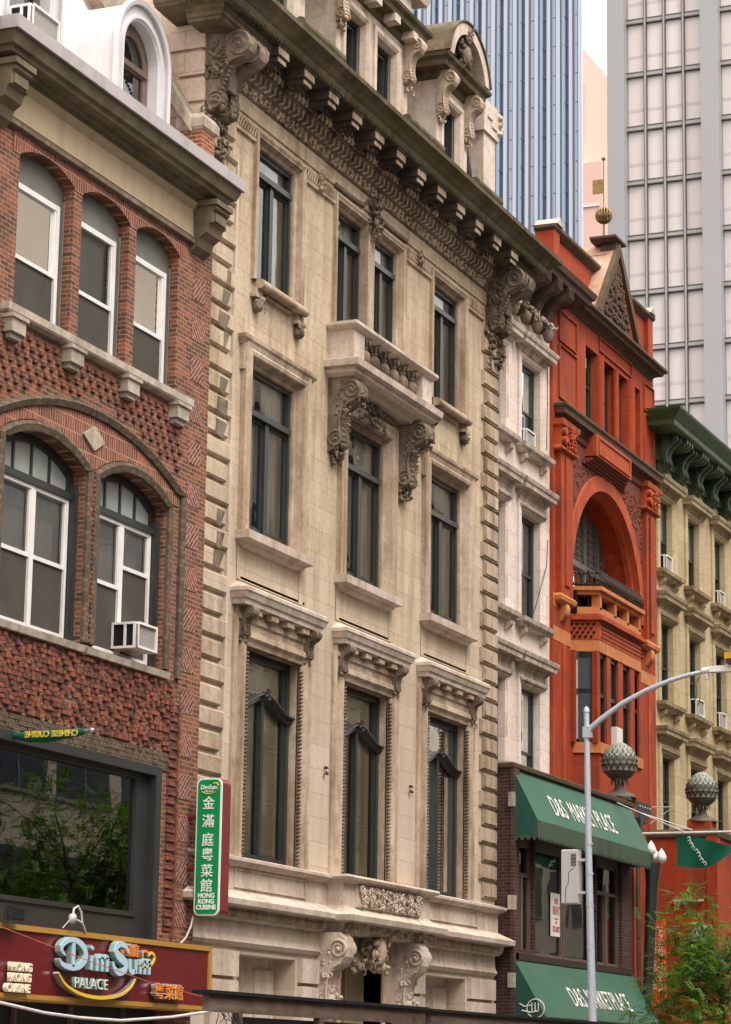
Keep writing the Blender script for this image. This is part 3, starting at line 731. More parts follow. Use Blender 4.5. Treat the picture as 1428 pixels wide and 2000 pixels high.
# ================================================================ 2. limestone building
lb = root('limestone_building', (44, 0, 0), 'tall ornate beige limestone townhouse with mossy cornice, centre balcony and three bays of dark windows', 'building')
LX0, LX1 = 36.62, 51.25
Ecol = [39.80, 44.0, 48.25]
R1 = [(38.80, 41.08), (42.98, 45.22), (47.16, 49.42)]
holes = [rect(a, b, 5.06, 8.62) for a, b in R1]
holes += [rect(c-1.10, c+1.10, 10.5, 13.6) for c in Ecol]
holes += [rect(38.84, 40.72, 15.0, 17.62), rect(42.34, 43.86, 14.4, 17.62), rect(44.14, 45.66, 14.4, 17.62), rect(47.32, 49.16, 15.0, 17.62)]
holes += [rect(38.86, 41.2, .3, 3.50), rect(43.1, 45.1, .2, 3.58), rect(47.2, 49.55, .3, 3.50)]
w = MB(); w.wall(rect(LX0, LX1, 0, 19.0), holes, 0, .42); w.quad((LX1, 0, 0), (LX1, 10, 0), (LX1, 10, 19), (LX1, 0, 19))
w.box(LX0+.1, LX1-.1, 9.8, 10, 0, 19)
w.build('wall', 'limestone', lb)
w = MB(); w.quad((LX0, 0, 0), (LX0, 10, 0), (LX0, 10, 24), (LX0, 0, 24)); w.build('side_wall', 'limestone_side', lb)
# quoins
k = 0; z_ = 5.12
qb = MB()
while z_ < 18.2:
    h_ = .375; a = LX0; wl = 1.36 if k % 2 else 1.24
    g_ = .065
    if z_ < 16.4 or z_ > 0:
        f = MB()
        f.yz([(0.3, z_+g_), (-.035, z_+g_), (-.07, z_+g_+.035), (-.07, z_+h_-.03), (-.035, z_+h_), (0.3, z_+h_)], LX0-.02, LX0+wl)
        f.build('quoin', 'limestone_trim' if z_ < 9 else 'limestone', lb)
    if z_ < 16.9:
        f = MB(); wl2 = .98 if k % 2 else .82
        f.xz([(LX1-wl2, z_+g_), (LX1-wl2, z_+h_), (LX1-.02, z_+h_), (LX1-.02, z_+g_)], -.05, .05)
        f.xz([(LX1-wl2+.04, z_+g_+.035), (LX1-wl2+.04, z_+h_-.035), (LX1-.06, z_+h_-.035), (LX1-.06, z_+g_+.035)], -.075, -.04)
        f.build('quoin', 'limestone_trim', lb)
    k += 1; z_ += h_
for k in range(10):                     # side-wall quoins above the neighbour's roof
    z_ = 16.0+k*.47; f = MB(); f.box(LX0-.06, LX0+.3, -.075, .60 if k % 2 else .42, z_+.07, z_+.47); f.build('quoin', 'limestone_side', lb)
rd = random.Random(77)                  # rain soot on the left quoins
f = MB()
for q in range(16):
    z_ = 9.6+q*.375+rd.uniform(-.03, .03)
    if rd.random() < .75:
        x = LX0+rd.uniform(.72, 1.05); f.xz([(x, z_+.10), (x+.02, z_+.36), (LX0+1.2, z_+.36), (LX0+1.2-rd.uniform(0, .2), z_+.08)], -.073, -.071)
f.build('soot_streaks', 'limestone_soot_shade', lb)
# downpipe recess line left of the bays
f = MB(); f.box(37.98, 38.05, -.06, .02, 5.1, 16.9); f.build('pilaster_edge', 'limestone_clean', lb)
# ---------- row 1: french windows under modillioned hoods
def hump_window(par, x0, x1, z0, z1, y):
    ft = .11; f = MB()
    f.box(x0, x0+ft, y, y+.14, z0, z1); f.box(x1-ft, x1, y, y+.14, z0, z1); f.box(x0+ft, x1-ft, y+.002, y+.14, z1-.13, z1); f.box(x0+ft, x1-ft, y+.002, y+.14, z0, z0+.12)
    c = (x0+x1)/2; f.box(c-.05, c+.05, y-.01, y+.13, z0+.1, 7.85)
    f.box(x1-ft-.07, x1-ft, y+.03, y+.13, z0+.1, z1-.13); f.box(x0+ft, x0+ft+.07, y+.03, y+.13, z0+.1, z1-.13)
    f.build('frame', 'window_green_black', par)
    m_ = MB(); pth = []
    for i in range(25):
        t = i/24; u_ = abs(t-.5)*2; pth.append((x0+(x1-x0)*t, 7.60+.28*(.5+.5*math.cos(math.pi*min(1, u_*1.12)))))
    m_.strip(pth, [(-.07, -.06), (-.07, .03), (-.02, .07), (.01, .05), (.04, .11), (.07, .10), (.07, -.06)], y)
    m_.blobs(c-.13, c+.13, y-.11, y-.06, 7.84, 7.98, 16, .045, 5)
    m_.build('curved_transom', 'black_metal', par)
    MB().quad((x0, y+.08, z0), (x1, y+.08, z0), (x1, y+.08, z1), (x0, y+.08, z1)).build('pane', 'glass_clear', par)
    sh = MB()                       # folded panelled shutters inside
    sh.box(c-.6, x1-.02, y+.135, y+.18, z0, 7.9)
    for a_, b_ in ((5.25, 6.1), (6.2, 7.0), (7.1, 7.8)):
        sh.rings(c+.2, x1-.3, a_, b_, [(.03, y+.135), (.03, y+.118), (0, y+.11), (0, y+.135)], True)
    sh.build('shutter', 'curtain_cream', par)
    k = MB(); k.box(c-.75, x1-.02, y+.15, y+.17, 7.9, z1); k.build('curtain', 'curtain_cream', par)
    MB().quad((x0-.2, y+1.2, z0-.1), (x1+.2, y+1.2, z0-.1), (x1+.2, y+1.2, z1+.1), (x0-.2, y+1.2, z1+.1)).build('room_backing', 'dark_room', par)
hoodx = [(38.23, 41.63), (42.49, 45.85), (46.66, 50.07)]
for i, ((a, b), (ha, hb)) in enumerate(zip(R1, hoodx)):
    f = MB()
    f.rings(a, b, 5.04, 8.62, [(.45, .0), (.45, -.05), (.38, -.09), (.33, -.05), (.24, -.05), (.21, -.11), (.12, -.12), (.06, -.07), (0, -.05), (0, .02), (-.02, .03), (-.02, .17)])
    wn = f.build('window', 'limestone_trim', lb)
    for x in (a+.02, b-.02):        # beaded moulding round the opening
        f = MB()
        for j in range(52): f.ell((x, -.06, 5.08+j*3.46/52), (.035, .05, .030), 5)
        f.build('bead_moulding', 'limestone_soot_shade', wn)
    f = MB()
    for j in range(34): f.ell((a+.05+j*(b-a-.1)/33, -.06, 8.60), (.032, .05, .03), 5)
    f.build('bead_moulding', 'limestone_soot_shade', wn)
    hump_window(wn, a+.02, b-.02, 5.06, 8.60, .15)
    # frieze, consoles, dentil blocks and cornice of the hood
    f = MB(); f.mould(a-.30, b+.30, 0, [(.06, 8.72), (.065, 8.98), (.10, 9.0), (.10, 9.08), (.075, 9.10), (.075, 9.225)]); f.build('hood_frieze', 'limestone_trim', wn)
    f = MB(); x0, x1 = ha+.33, hb-.33
    f.mould(x0, x1, 0, [(.0, 9.22), (.24, 9.23), (.25, 9.31), (.28, 9.33), (.31, 9.42), (.33, 9.44), (.33, 9.50), (.30, 9.53), (0, 9.66)])
    f.build('hood_cornice', 'limestone_clean', wn)
    f = MB()
    for q in range(4):
        xx = a+.02+q*(b-a-.04-.27)/3; f.box(xx, xx+.27, -.21, -.05, 9.12, 9.23)
    f.build('dentil_block', 'limestone_trim', wn)
    for xa in (a-.28, b+.06):
        f = MB(); console(f, xa, xa+.22, -.05, 9.24, .26, .55, blob=8, seed=i); f.build('hood_console', 'limestone_soot_shade', wn)
    f = MB(); f.box(a-.22, a-.16, -.08, 0, 9.6, 10.35) if False else f.box(a-.2, b+.2, -.0, .005, 9.7, 9.75); f.build('panel_line', 'limestone', wn)
# ---------- row 2
for i, c in enumerate(Ecol):
    a, b = c-1.10, c+1.10
    f = MB()
    f.rings(a, b, 10.5, 13.6, [(.27, 0), (.27, -.10), (.22, -.125), (.12, -.10), (.08, -.125), (.02, -.11), (0, -.09), (-.05, .05), (-.10, .06), (-.11, .08), (-.11, .16)])
    if i != 1:
        f.box(a-.33, a-.27, -.09, 0, 13.3, 13.80); f.box(b+.27, b+.33, -.09, 0, 13.3, 13.80)
        f.mould(a-.27, b+.27, 0, [(.08, 13.74), (.10, 13.78), (.15, 13.84), (.16, 13.90), (0, 13.93)])
    else:
        f.mould(a-.25, b+.25, 0, [(.0, 13.55), (.04, 13.56), (.04, 13.9), (.0, 13.92)])
    wn = f.build('window', 'limestone_trim', lb)
    casement(wn, a+.10, b-.10, 10.55, 13.54, .13, 'window_green_black', 12.72, True, .10, 'curtain')
    f = MB(); f.mould(a-.07, b-.05, 0, [(.0, 10.24), (.12, 10.28), (.14, 10.32), (.25, 10.36), (.26, 10.50), (.0, 10.54)]); f.build('sill', 'limestone_clean', wn)
    f = MB(); f.wall(rect(a-.26, b+.26, 9.68, 10.26), [rect(a-.10, b+.10, 9.70, 10.24)], -.015, .013); f.build('apron_panel', 'limestone', wn)
# carved tympanum of the centre window
f = MB(); f.box(43.0, 45.0, -.06, 0, 13.55, 14.0); f.blobs(43.75, 44.25, -.22, -.1, 13.6, 14.02, 26, .09, 8); f.blobs(43.2, 44.8, -.12, -.05, 13.62, 13.8, 30, .05, 9)
for q in range(26): f.box(42.95+q*.082, 42.99+q*.082, -.16, -.05, 13.88, 14.0)
f.build('carved_keystone', 'limestone_soot_shade', lb)
# ---------- row 3
def f_arch(a, b, z0, z1, blind=True):
    f = MB(); f.rings(a, b, z0, z1, [(.12, 0), (.12, -.07), (.07, -.09), (.02, -.06), (0, -.06), (-.03, .05), (-.09, .07), (-.10, .10), (-.10, .17)])
    return f
for a, b in ((38.84, 40.72), (47.32, 49.16)):
    wn = f_arch(a, b, 15.0, 17.62).build('window', 'limestone_trim', lb)
    casement(wn, a+.09, b-.09, 15.02, 17.55, .14, 'window_green_black', 17.06, True, .09, 'curtain')
    f = MB(); f.tube([(a-.02, -.14, 14.93), (b+.02, -.14, 14.93)], .085, 10); f.box(a, b, -.14, .0, 14.86, 15.0); f.build('sill', 'limestone_trim', wn)
    f = MB(); f.box(a+.42, b-.42, -.07, 0, 14.78, 14.84)
    for x in (a+.06, b-.06): f.box(x-.19, x+.19, -.12, 0, 14.68, 14.74); f.box(x-.13, x+.13, -.09, 0, 14.74, 14.86)
    f.build('apron', 'limestone_trim', wn)
    f = MB()
    for x in (a+.06, b-.06): f.blobs(x-.12, x+.12, -.13, -.02, 14.50, 14.68, 16, .06, int(x*7)); f.ell((x, -.06, 14.56), (.13, .10, .13), 7)
    f.build('leaf_drop', 'limestone_soot_shade', wn)
wn = f_arch(42.34, 45.66, 14.4, 17.62)
wn.box(43.84, 44.16, -.045, .3, 14.4, 17.64); wn = wn.build('window', 'limestone_trim', lb)
for a, b in ((42.38, 43.85), (44.15, 45.62)):
    casement(wn, a+.05, b-.02, 14.42, 17.55, .14, 'window_green_black', 17.02, True, .08, 'curtain')
f = MB(); f.blobs(43.82, 44.18, -.22, -.04, 17.3, 18.12, 40, .08, 12)
f.strip([(42.2, 17.86), (43.2, 17.86), (43.6, 17.9), (43.78, 18.05), (44.22, 18.05), (44.4, 17.9), (44.8, 17.86), (45.8, 17.86)], [(-.05, 0), (-.03, .07), (.03, .08), (.04, 0)], 0)
f.build('carved_keystone', 'limestone_soot_shade', wn)
# string band with ribbed ornament between the top windows
f = MB(); g2 = MB()
for a, b in ((37.7, 38.70), (40.86, 42.18), (45.82, 47.18), (49.30, 50.3)):
    f.mould(a, b, 0, [(.0, 17.46), (.05, 17.48), (.05, 17.54), (.02, 17.55), (.02, 17.70), (.05, 17.72), (.05, 17.76), (.0, 17.78)])
    n_ = int((b-a)/.10)
    for j in range(n_): g2.tube([(a+.05+j*.1, -.035, 17.56), (a+.10+j*.1, -.05, 17.70)], .024, 5)
for x in (41.5, 46.5): g2.blobs(x-.14, x+.14, -.12, -.04, 17.5, 17.85, 16, .055, int(x))
f.build('string_band', 'limestone_trim', lb); g2.build('ribbed_ornament', 'limestone_trim', lb)
# ---------- balcony
bal = MB(); bal.mould(42.60, 45.55, 0, [(.30, 14.02), (.36, 14.08), (.50, 14.10), (.58, 14.16), (.58, 14.24), (.68, 14.26), (.70, 14.38), (.62, 14.41), (0, 14.42)])
bal = bal.build('balcony', 'limestone_clean', lb)
f = MB(); f.mould(42.60, 45.55, 0, [(.48, 14.96), (.54, 14.99), (.58, 15.02), (.62, 15.06), (.62, 15.12), (0, 15.14)]); f.build('hand_rail', 'limestone_clean', bal)
for xx in (42.10, 45.55): MB().box(xx, xx+.50, -.52, 0, 14.42, 14.97).build('balcony_pier', 'limestone_clean', bal)
for q in range(6):
    x = 42.84+q*.475; f = MB()
    f.lathe((x, -.40, 14.42), [(.13, 0), (.13, .05), (.07, .08), (.10, .14), (.135, .22), (.11, .30), (.065, .36), (.09, .37), (.09, .40), (.06, .42), (.10, .50), (.15, .56)], 10)
    for w_ in range(8):
        t = w_*math.pi/4; f.ell((x+.12*math.cos(t), -.40+.12*math.sin(t), 14.90), (.03, .03, .07), 5); f.ell((x+.105*math.cos(t), -.40+.105*math.sin(t), 14.58), (.025, .025, .06), 5)
    f.build('baluster', 'limestone_soot_shade', bal)
for xa in (42.14, 45.55):
    f = MB(); console(f, xa, xa+.40, 0, 14.10, .60, 1.40, blob=14, seed=int(xa*3)); f.blobs(xa, xa+.4, -.62, -.5, 13.6, 13.95, 14, .06, 6); f.blobs(xa-.02, xa+.01, -.45, -.1, 13.0, 13.8, 20, .05, 16)
    f.build('console', 'limestone_soot_shade', bal)
# ---------- entablature
f = MB(); f.box(LX0, LX1, -.03, 0, 17.86, 18.2); f.build('frieze', 'limestone', lb)
f = MB()
f.mould(37.6, 50.4, 0, [(.03, 18.15), (.06, 18.17), (.10, 18.34), (.13, 18.37), (.14, 18.38), (.26, 18.54), (.30, 18.56), (.30, 18.60), (.34, 18.74), (.40, 18.78), (.40, 18.86)])
f.build('entablature', 'limestone_soot_shade', lb)  # dark ground puts the recess shade behind the relief bands into the colour
f = MB(); f.mould(37.3, 50.6, 0, [(.41, 18.72), (.42, 18.875), (.80, 18.877)]); f.build('cornice_soffit', 'limestone_black_shade', lb)  # soffit painted near-black for the shade between the modillions
lf = MB(); cv = MB(); eg = MB(); rd = random.Random(5)
n_ = 64
for j in range(n_):
    x = 37.72+j*(12.6/n_)
    for q in range(3): lf.ell((x+rd.uniform(-.05, .05), -.09-q*.01, 18.20+q*.055+rd.uniform(-.02, .02)), (.045, .04, .04), 5)
    if j % 2 == 0: lf.tube([(x-.08, -.08, 18.18), (x, -.12, 18.30), (x+.09, -.08, 18.2)], .02, 4)
n_ = 62
for j in range(n_):                         # chevrons 
    x = 37.72+j*(12.6/n_)
    cv.tube([(x, -.155, 18.385), (x+.10, -.215, 18.455), (x, -.28, 18.545)], .028, 4)
for j in range(n_+10):                      # egg row
    x = 37.72+j*(12.6/(n_+10)); eg.ell((x, -.345, 18.67), (.055, .05, .075), 6)
    eg.tube([(x+.092, -.36, 18.60), (x+.092, -.40, 18.75)], .018, 4)
lf.build('leaf_band', 'limestone_trim', lb); cv.build('chevron_band', 'limestone_trim', lb); eg.build('egg_band', 'limestone_trim', lb)
xs = [37.92+j*1.088 for j in range(12)]
for x in xs:
    if x > 50.2: break
    f = MB(); f.box(x, x+.44, -.80, -.38, 18.70, 18.90); f.box(x+.05, x+.39, -.76, -.38, 18.60, 18.70); f.box(x-.03, x+.47, -.84, -.38, 18.86, 18.93)
    f.tube([(x+.08, -.62, 18.58), (x+.36, -.62, 18.58)], .05, 6); f.blobs(x+.03, x+.41, -.70, -.4, 18.50, 18.58, 6, .05, int(x*5))
    md = f.build('modillion', 'limestone_black_shade', lb)  # near-black body: soot and the shade of its sides in one colour
    f = MB(); f.box(x+.01, x+.43, -.815, -.80, 18.72, 18.86); f.box(x+.06, x+.38, -.775, -.76, 18.61, 18.69); f.build('modillion_face', 'limestone_trim', md)
f = MB()
f.mould(LX0, LX1, 0, [(.42, 18.88), (.82, 18.90), (.84, 18.93), (.88, 18.95), (.90, 19.04), (.93, 19.06), (1.0, 19.14), (1.10, 19.20), (1.14, 19.22), (1.15, 19.30), (.9, 19.36), (0, 19.42)], back=.5)
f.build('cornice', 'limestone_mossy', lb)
f = MB(); n_ = 150
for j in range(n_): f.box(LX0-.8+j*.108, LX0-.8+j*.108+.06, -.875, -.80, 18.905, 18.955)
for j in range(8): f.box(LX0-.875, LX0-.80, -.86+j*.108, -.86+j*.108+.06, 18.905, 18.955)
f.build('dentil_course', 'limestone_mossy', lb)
# great corner brackets
for s_, xa in ((0, LX0+.02), (1, LX1-.74)):
    f = MB()
    f.mould(xa+.02, xa+.70, 0, [(.60, 18.66), (.62, 18.70), (.66, 18.72), (.66, 18.80), (.70, 18.82), (.70, 18.90)])
    bk = f.build('corner_bracket', 'limestone_mossy', lb)
    f = MB(); console(f, xa, xa+.24, 0, 18.68, .86, 1.45, seed=3); console(f, xa+.44, xa+.72, 0, 18.68, .86, 1.45, seed=4)
    f.box(xa+.2, xa+.5, -.42, 0, 17.7, 18.66)
    f.build('scroll', 'limestone_soot_shade', bk)
    f = MB(); f.blobs(xa-.05, xa+.3, -.16, .05, 16.95, 17.35, 40, .08, 7); f.blobs(xa+.4, xa+.78, -.16, -.02, 16.6, 17.3, 40, .07, 17)
    f.blobs(xa-.06, xa, -.45, -.1, 17.9, 18.5, 30, .06, 27); f.blobs(xa, xa+.2, -.1, 0, 16.5, 16.95, 16, .06, 28)
    for q in range(9): f.ell((xa-.01, -.30-.03*q, 17.45+.07*q), (.04, .03, .03), 5)
    f.build('fruit_drop', 'limestone_soot_shade', bk)
# ---------- base: ledge, panels, lower cornice
f = MB()
f.mould(LX0+.15, LX1-.15, 0, [(.0, 3.60), (.06, 3.62), (.10, 3.68), (.08, 3.72), (.06, 3.78), (.05, 4.02), (.12, 4.03), (.18, 4.10), (.20, 4.22), (.38, 4.25), (.39, 4.34), (.36, 4.36), (.14, 4.48), (.10, 4.50), (.10, 4.88), (.16, 4.90), (.22, 4.94), (.25, 4.97), (.25, 5.02), (.0, 5.08)])
bs = f.build('base_course', 'limestone_clean', lb)
for a, b in ((38.5, 41.3), (46.9, 49.9)): MB().rings(a, b, 4.58, 4.84, [(.03, -.10), (.03, -.125), (0, -.125), (0, -.10)], True).build('panel_frame', 'limestone_clean', bs)
f = MB()
for j in range(118):
    x = 36.9+j*.12
    if 41.9 < x < 46.6: continue
    f.ell((x, -.19, 4.13), (.045, .045, .065), 5); f.box(x+.05, x+.07, -.21, -.1, 4.06, 4.2)
f.build('egg_band', 'limestone_trim', bs)
f = MB()
f.mould(42.70, 46.10, 0, [(.30, 4.02), (.40, 4.04), (.45, 4.12), (.48, 4.20), (.66, 4.23), (.68, 4.33), (.62, 4.36), (.42, 4.46), (.40, 4.50), (.40, 4.90), (.46, 4.93), (.54, 4.96), (.56, 5.0), (.54, 5.04), (0, 5.07)])
by = f.build('bay_parapet', 'limestone_clean', bs)
f = MB(); f.box(42.85, 45.95, -.43, -.38, 4.5, 4.9)
for j in range(8):
    x = 43.05+j*.385; f.volute((x, -.47, 4.78), .09, .024, 'y', 1.6, 1 if j % 2 else -1, 1); f.volute((x+.05, -.47, 4.60), .08, .022, 'y', 1.6, -1 if j % 2 else 1, 4)
f.blobs(42.9, 45.9, -.50, -.42, 4.52, 4.88, 190, .045, 33)
f.build('carved_panel', 'limestone_clean', by)
f = MB(); f.blobs(42.2, 46.6, -.52, -.42, 4.05, 4.2, 120, .045, 34); f.build('leaf_band', 'limestone_trim', by)
for xa in (42.06, 45.72):
    f = MB(); console(f, xa, xa+.42, 0, 4.02, .56, 1.62, blob=10, seed=int(xa)); f.blobs(xa-.01, xa+.02, -.35, -.08, 2.7, 3.7, 34, .055, 41); f.blobs(xa+.4, xa+.43, -.35, -.08, 2.7, 3.6, 10, .055, 42)
    f.build('door_console', 'limestone_clean', bs)
f = MB(); f.rings(43.1, 45.1, .2, 3.5, [(.3, 0), (.3, -.1), (.2, -.12), (.08, -.08), (0, -.04), (0, .4)]); f.blobs(43.75, 44.45, -.42, -.15, 3.46, 4.05, 55, .10, 44)
f.ell((44.1, -.38, 3.78), (.17, .12, .26), 10); f.blobs(43.3, 43.8, -.2, -.1, 3.4, 3.62, 22, .06, 45); f.blobs(44.4, 44.9, -.2, -.1, 3.4, 3.62, 22, .06, 46)
f.build('door_surround', 'limestone_trim', bs)
f = MB(); f.box(43.1, 44.0, .42, .5, .2, 3.5); f.build('door', 'dark_room', lb)
f = MB(); f.box(44.0, 45.1, .35, .42, .2, 3.6); f.box(44.1, 44.35, .3, .35, .2, 3.6); f.build('door_leaf', 'tan_panel', lb)
for a, b in ((38.86, 41.2), (47.2, 49.55)):
    f = MB(); f.box(a, b, .40, .46, .3, 3.5); f.box(a+.3, a+.5, .36, .4, .3, 2.9); f.box(a+1.5, b-.1, .36, .40, .3, 3.3); f.build('ground_floor_screen', 'limestone_clean', lb)
for a, b in ((37.7, 38.74), (41.30, 42.02), (46.2, 47.1), (49.65, 51.1)):
    for q in range(7):
        f = MB(); f.box(a, b, -.10, .02, .3+q*.47, .3+q*.47+.41); f.build('rusticated_block', 'limestone_clean', lb)
# ---------- attic: mansard with dormers
f = MB(); f.yz([(.3, 19.3), (2.6, 25.5), (9.9, 25.8), (9.9, 19.0), (.3, 19.0)], LX0+.05, LX1-.3); f.build('roof', 'slate_red', lb)
f = MB()
for a, b in ((40.7, 42.0), (45.7, 47.3), (49.3, 50.6)):
    f.box(a, b, -.02, .25, 20.15, 20.42); f.box(a+.1, b+.1, .2, .35, 20.42, 20.6)
    f.box(a-.02, a+.14, .2, .4, 20.4, 21.6)
f.build('copper_flashing', 'copper_green', lb)
f = MB()
for a, b in ((40.05, 41.95), (45.25, 47.15), (49.2, 50.7)): f.tube([(a, -.22, 20.22), (b, -.22, 20.22)], .12, 10)
f.build('roll_coping', 'limestone_mossy', lb)
def stone_dormer(x0, x1, wins, curved, lbl=None):
    f = MB(); hl = [rect(a, b, 19.6, 21.62) for a, b in wins]
    f.wall(rect(x0, x1, 19.3, 22.1), hl, 0, .35); f.quad((x0, 0, 19.3), (x0, 1.8, 19.3), (x0, 1.8, 22.1), (x0, 0, 22.1)); f.quad((x1, 0, 19.3), (x1, 1.8, 19.3), (x1, 1.8, 22.1), (x1, 0, 22.1))
    d_ = f.build('dormer', 'limestone_clean', lb)
    f = MB()
    for a, b in wins: f.rings(a, b, 19.4, 21.62, [(.16, 0), (.16, -.05), (.06, -.06), (0, -.02), (-.04, .10)])
    f.build('dormer_surround', 'limestone_clean', d_)
    for a, b in wins:
        f = MB(); f.rings(a+.09, b-.09, 19.6, 21.52, [(.06, .24), (.06, .16), (0, .16), (0, .24)]); f.rings(a+.17, b-.17, 19.6, 21.44, [(.06, .26), (.06, .20), (0, .20), (0, .26)]); f.build('dormer_window_frame', 'window_green_black', d_)
        MB().quad((a, .25, 19.5), (b, .25, 19.5), (b, .25, 21.6), (a, .25, 21.6)).build('dormer_pane', 'glass_wavy', d_)
        MB().quad((a-.2, .5, 19.5), (b-.25, .5, 19.5), (b-.25, .5, 21.6), (a-.2, .5, 21.6)).build('dormer_curtain', 'curtain_white', d_)
        MB().quad((a-.2, .9, 19.5), (b+.2, .9, 19.5), (b+.2, .9, 21.7), (a-.2, .9, 21.7)).build('dormer_backing', 'dark_room', d_)
    f = MB(); f.mould(x0, x1, 0, [(.02, 21.95), (.06, 22.0), (.08, 22.12), (.30, 22.14), (.32, 22.24), (.40, 22.30), (.42, 22.36), (0, 22.44)], back=1.4)
    f.build('dormer_cornice', 'limestone_mossy', d_)
    for xa in (x0-.02, x1-.26):
        f = MB(); console(f, xa, xa+.26, 0, 22.12, .40, 1.0, blob=8, seed=int(xa)); f.build('dormer_console', 'limestone_trim', d_)
    if curved:
        c = (x0+x1)/2; h_ = (x1-x0)/2+.3; t = arc_top(c-h_, c+h_, 22.42, .98, 20); t2 = arc_top(c-h_+.25, c+h_-.25, 22.42, .74, 20)
        f = MB(); poly = t+t2[::-1]
        f.xz(poly, -.40, .9); f.build('curved_pediment', 'limestone_clean', d_)
        f = MB(); f.wall(arc_top(c-h_+.2, c+h_-.2, 22.42, .78, 20), [], -.08); f.blobs(c-.35, c+.35, -.32, -.1, 22.5, 23.0, 50, .09, 51); f.ell((c, -.3, 22.75), (.16, .12, .25), 10)
        f.volute((c-.05, -.38, 23.1), .15, .05, 'y', 1.5); f.blobs(c-.2, c+.3, -.42, -.2, 23.2, 23.5, 18, .09, 52); f.build('pediment_carving', 'limestone_soot_shade', d_)
        f = MB(); f.strip(t, [(0, .40), (.03, .44), (.06, .44), (.06, -.9)], 0); f.build('pediment_lead', 'limestone_mossy', d_)
    else:
        f = MB(); f.box(x0+.2, x1-.2, -.15, 1.2, 22.4, 24.2); f.mould(x0, x1, 0, [(.1, 22.9), (.3, 22.95), (.35, 23.1), (0, 23.15)])
        for q in range(4):
            xx = x0+.25+q*(x1-x0-.75)/3; f.box(xx, xx+.28, -.32, -.05, 21.98, 22.14)
        f.build('dormer_attic', 'limestone_clean', d_)
stone_dormer(38.75, 40.75, [(39.2, 40.2)], True)
stone_dormer(42.2, 45.85, [(42.62, 43.62), (44.16, 45.22)], False)
stone_dormer(47.5, 49.3, [(47.84, 48.84)], True)
f = MB(); f.box(50.2, 50.95, -.05, .9, 19.3, 22.0); f.box(50.1, 51.05, -.1, .95, 21.75, 22.5); f.blobs(51.0, 51.15, -.15, .1, 21.8, 22.45, 24, .09, 61)
f.box(50.3, 50.6, -.13, -.08, 22.1, 22.18); f.box(50.6, 50.9, -.13, -.08, 21.95, 22.0); f.build('chimney', 'limestone_clean', lb)
f = MB(); f.tube([(49.6, .3, 22.2), (49.9, .25, 21.0), (50.3, .15, 19.6)], .09, 6); f.build('hip_rail', 'black_metal', lb)
# wall anchors
for x, z_ in ((42.25, 6.8), (46.35, 6.9)):
    f = MB(); f.blobs(x, x+.06, -.06, 0, z_, z_+.14, 7, .035, 71); f.build('wall_anchor', 'rusty_iron', lb)
# ================================================================ 3. white-stone rowhouse, set back
WY = 1.75
def row_windows(par, yw, cols, rows, half, trim, stone_, frame_, aprof, curtain, cut=None):
    """cols = centre x; rows = (z_bottom, z_top, with_frieze)"""
    for c in cols:
        for (z0, z1, fr) in rows:
            f = MB(); f.rings(c-half, c+half, z0, z1, aprof)
            wn = f.build('window', trim[0], par)
            top = z1+(.40 if fr else .17)
            f = MB()
            if fr:
                f.box(c-half-.22, c+half+.22, yw-.07, yw, z1+.05, top); f.mould(c-half-.1, c+half+.1, yw, [(.08, z1+.08), (.12, z1+.12), (.13, z1+.17), (.0, z1+.19)])
            f.mould(c-half-.16, c+half+.16, yw, [(.05, top-.05), (.10, top), (.14, top+.05), (.16, top+.10), (.29, top+.12), (.30, top+.22), (.33, top+.25), (.35, top+.33), (.35, top+.35), (0, top+.43)])
            f.build('hood', trim[1], wn)
            f = MB(); f.mould(c-half-.16, c+half+.16, yw, [(.05, z0-.24), (.16, z0-.22), (.19, z0-.14), (.26, z0-.12), (.28, z0-.02), (0, z0+.01)])
            for x in (c-half-.1, c+half-.06): f.yz([(yw, z0-.24), (yw-.18, z0-.24), (yw-.17, z0-.34), (yw-.07, z0-.44), (yw, z0-.46)], x, x+.18)
            f.build('sill', trim[1], wn)
            sash_window(wn, c-half+.01, c+half-.01, z0, z1, yw+.16, frame_, .10, z0+(z1-z0)*.46, 'glass', blind=curtain, back=.2, blind_z=z0+(z1-z0)*.46)
wb = root('white_rowhouse', (56, WY, 0), 'narrow off-white stone rowhouse set back between the limestone house and the red brick building', 'building')
WX0, WX1 = 51.3, 60.02
wc = [58.56, 56.02, 53.48]
wrows = [(16.62, 18.80, False), (12.34, 14.96, True), (7.9, 10.72, True)]
w = MB(); hl = [rect(c-.72, c+.72, a, b) for c in wc for a, b, _ in wrows]
w.wall(rect(WX0, WX1, 0, 20.9), hl, WY, .40); w.box(WX0, WX1, 9.8, 10, 0, 20.9); w.build('wall', 'white_stone', wb)
row_windows(wb, WY, wc, wrows, .72, ('white_stone', 'white_trim'), 'white_stone', 'window_dark_green', [(.26, WY), (.26, WY-.05), (.2, WY-.08), (.14, WY-.05), (.06, WY-.05), (.03, WY-.02), (0, WY-.005)], 'curtain')
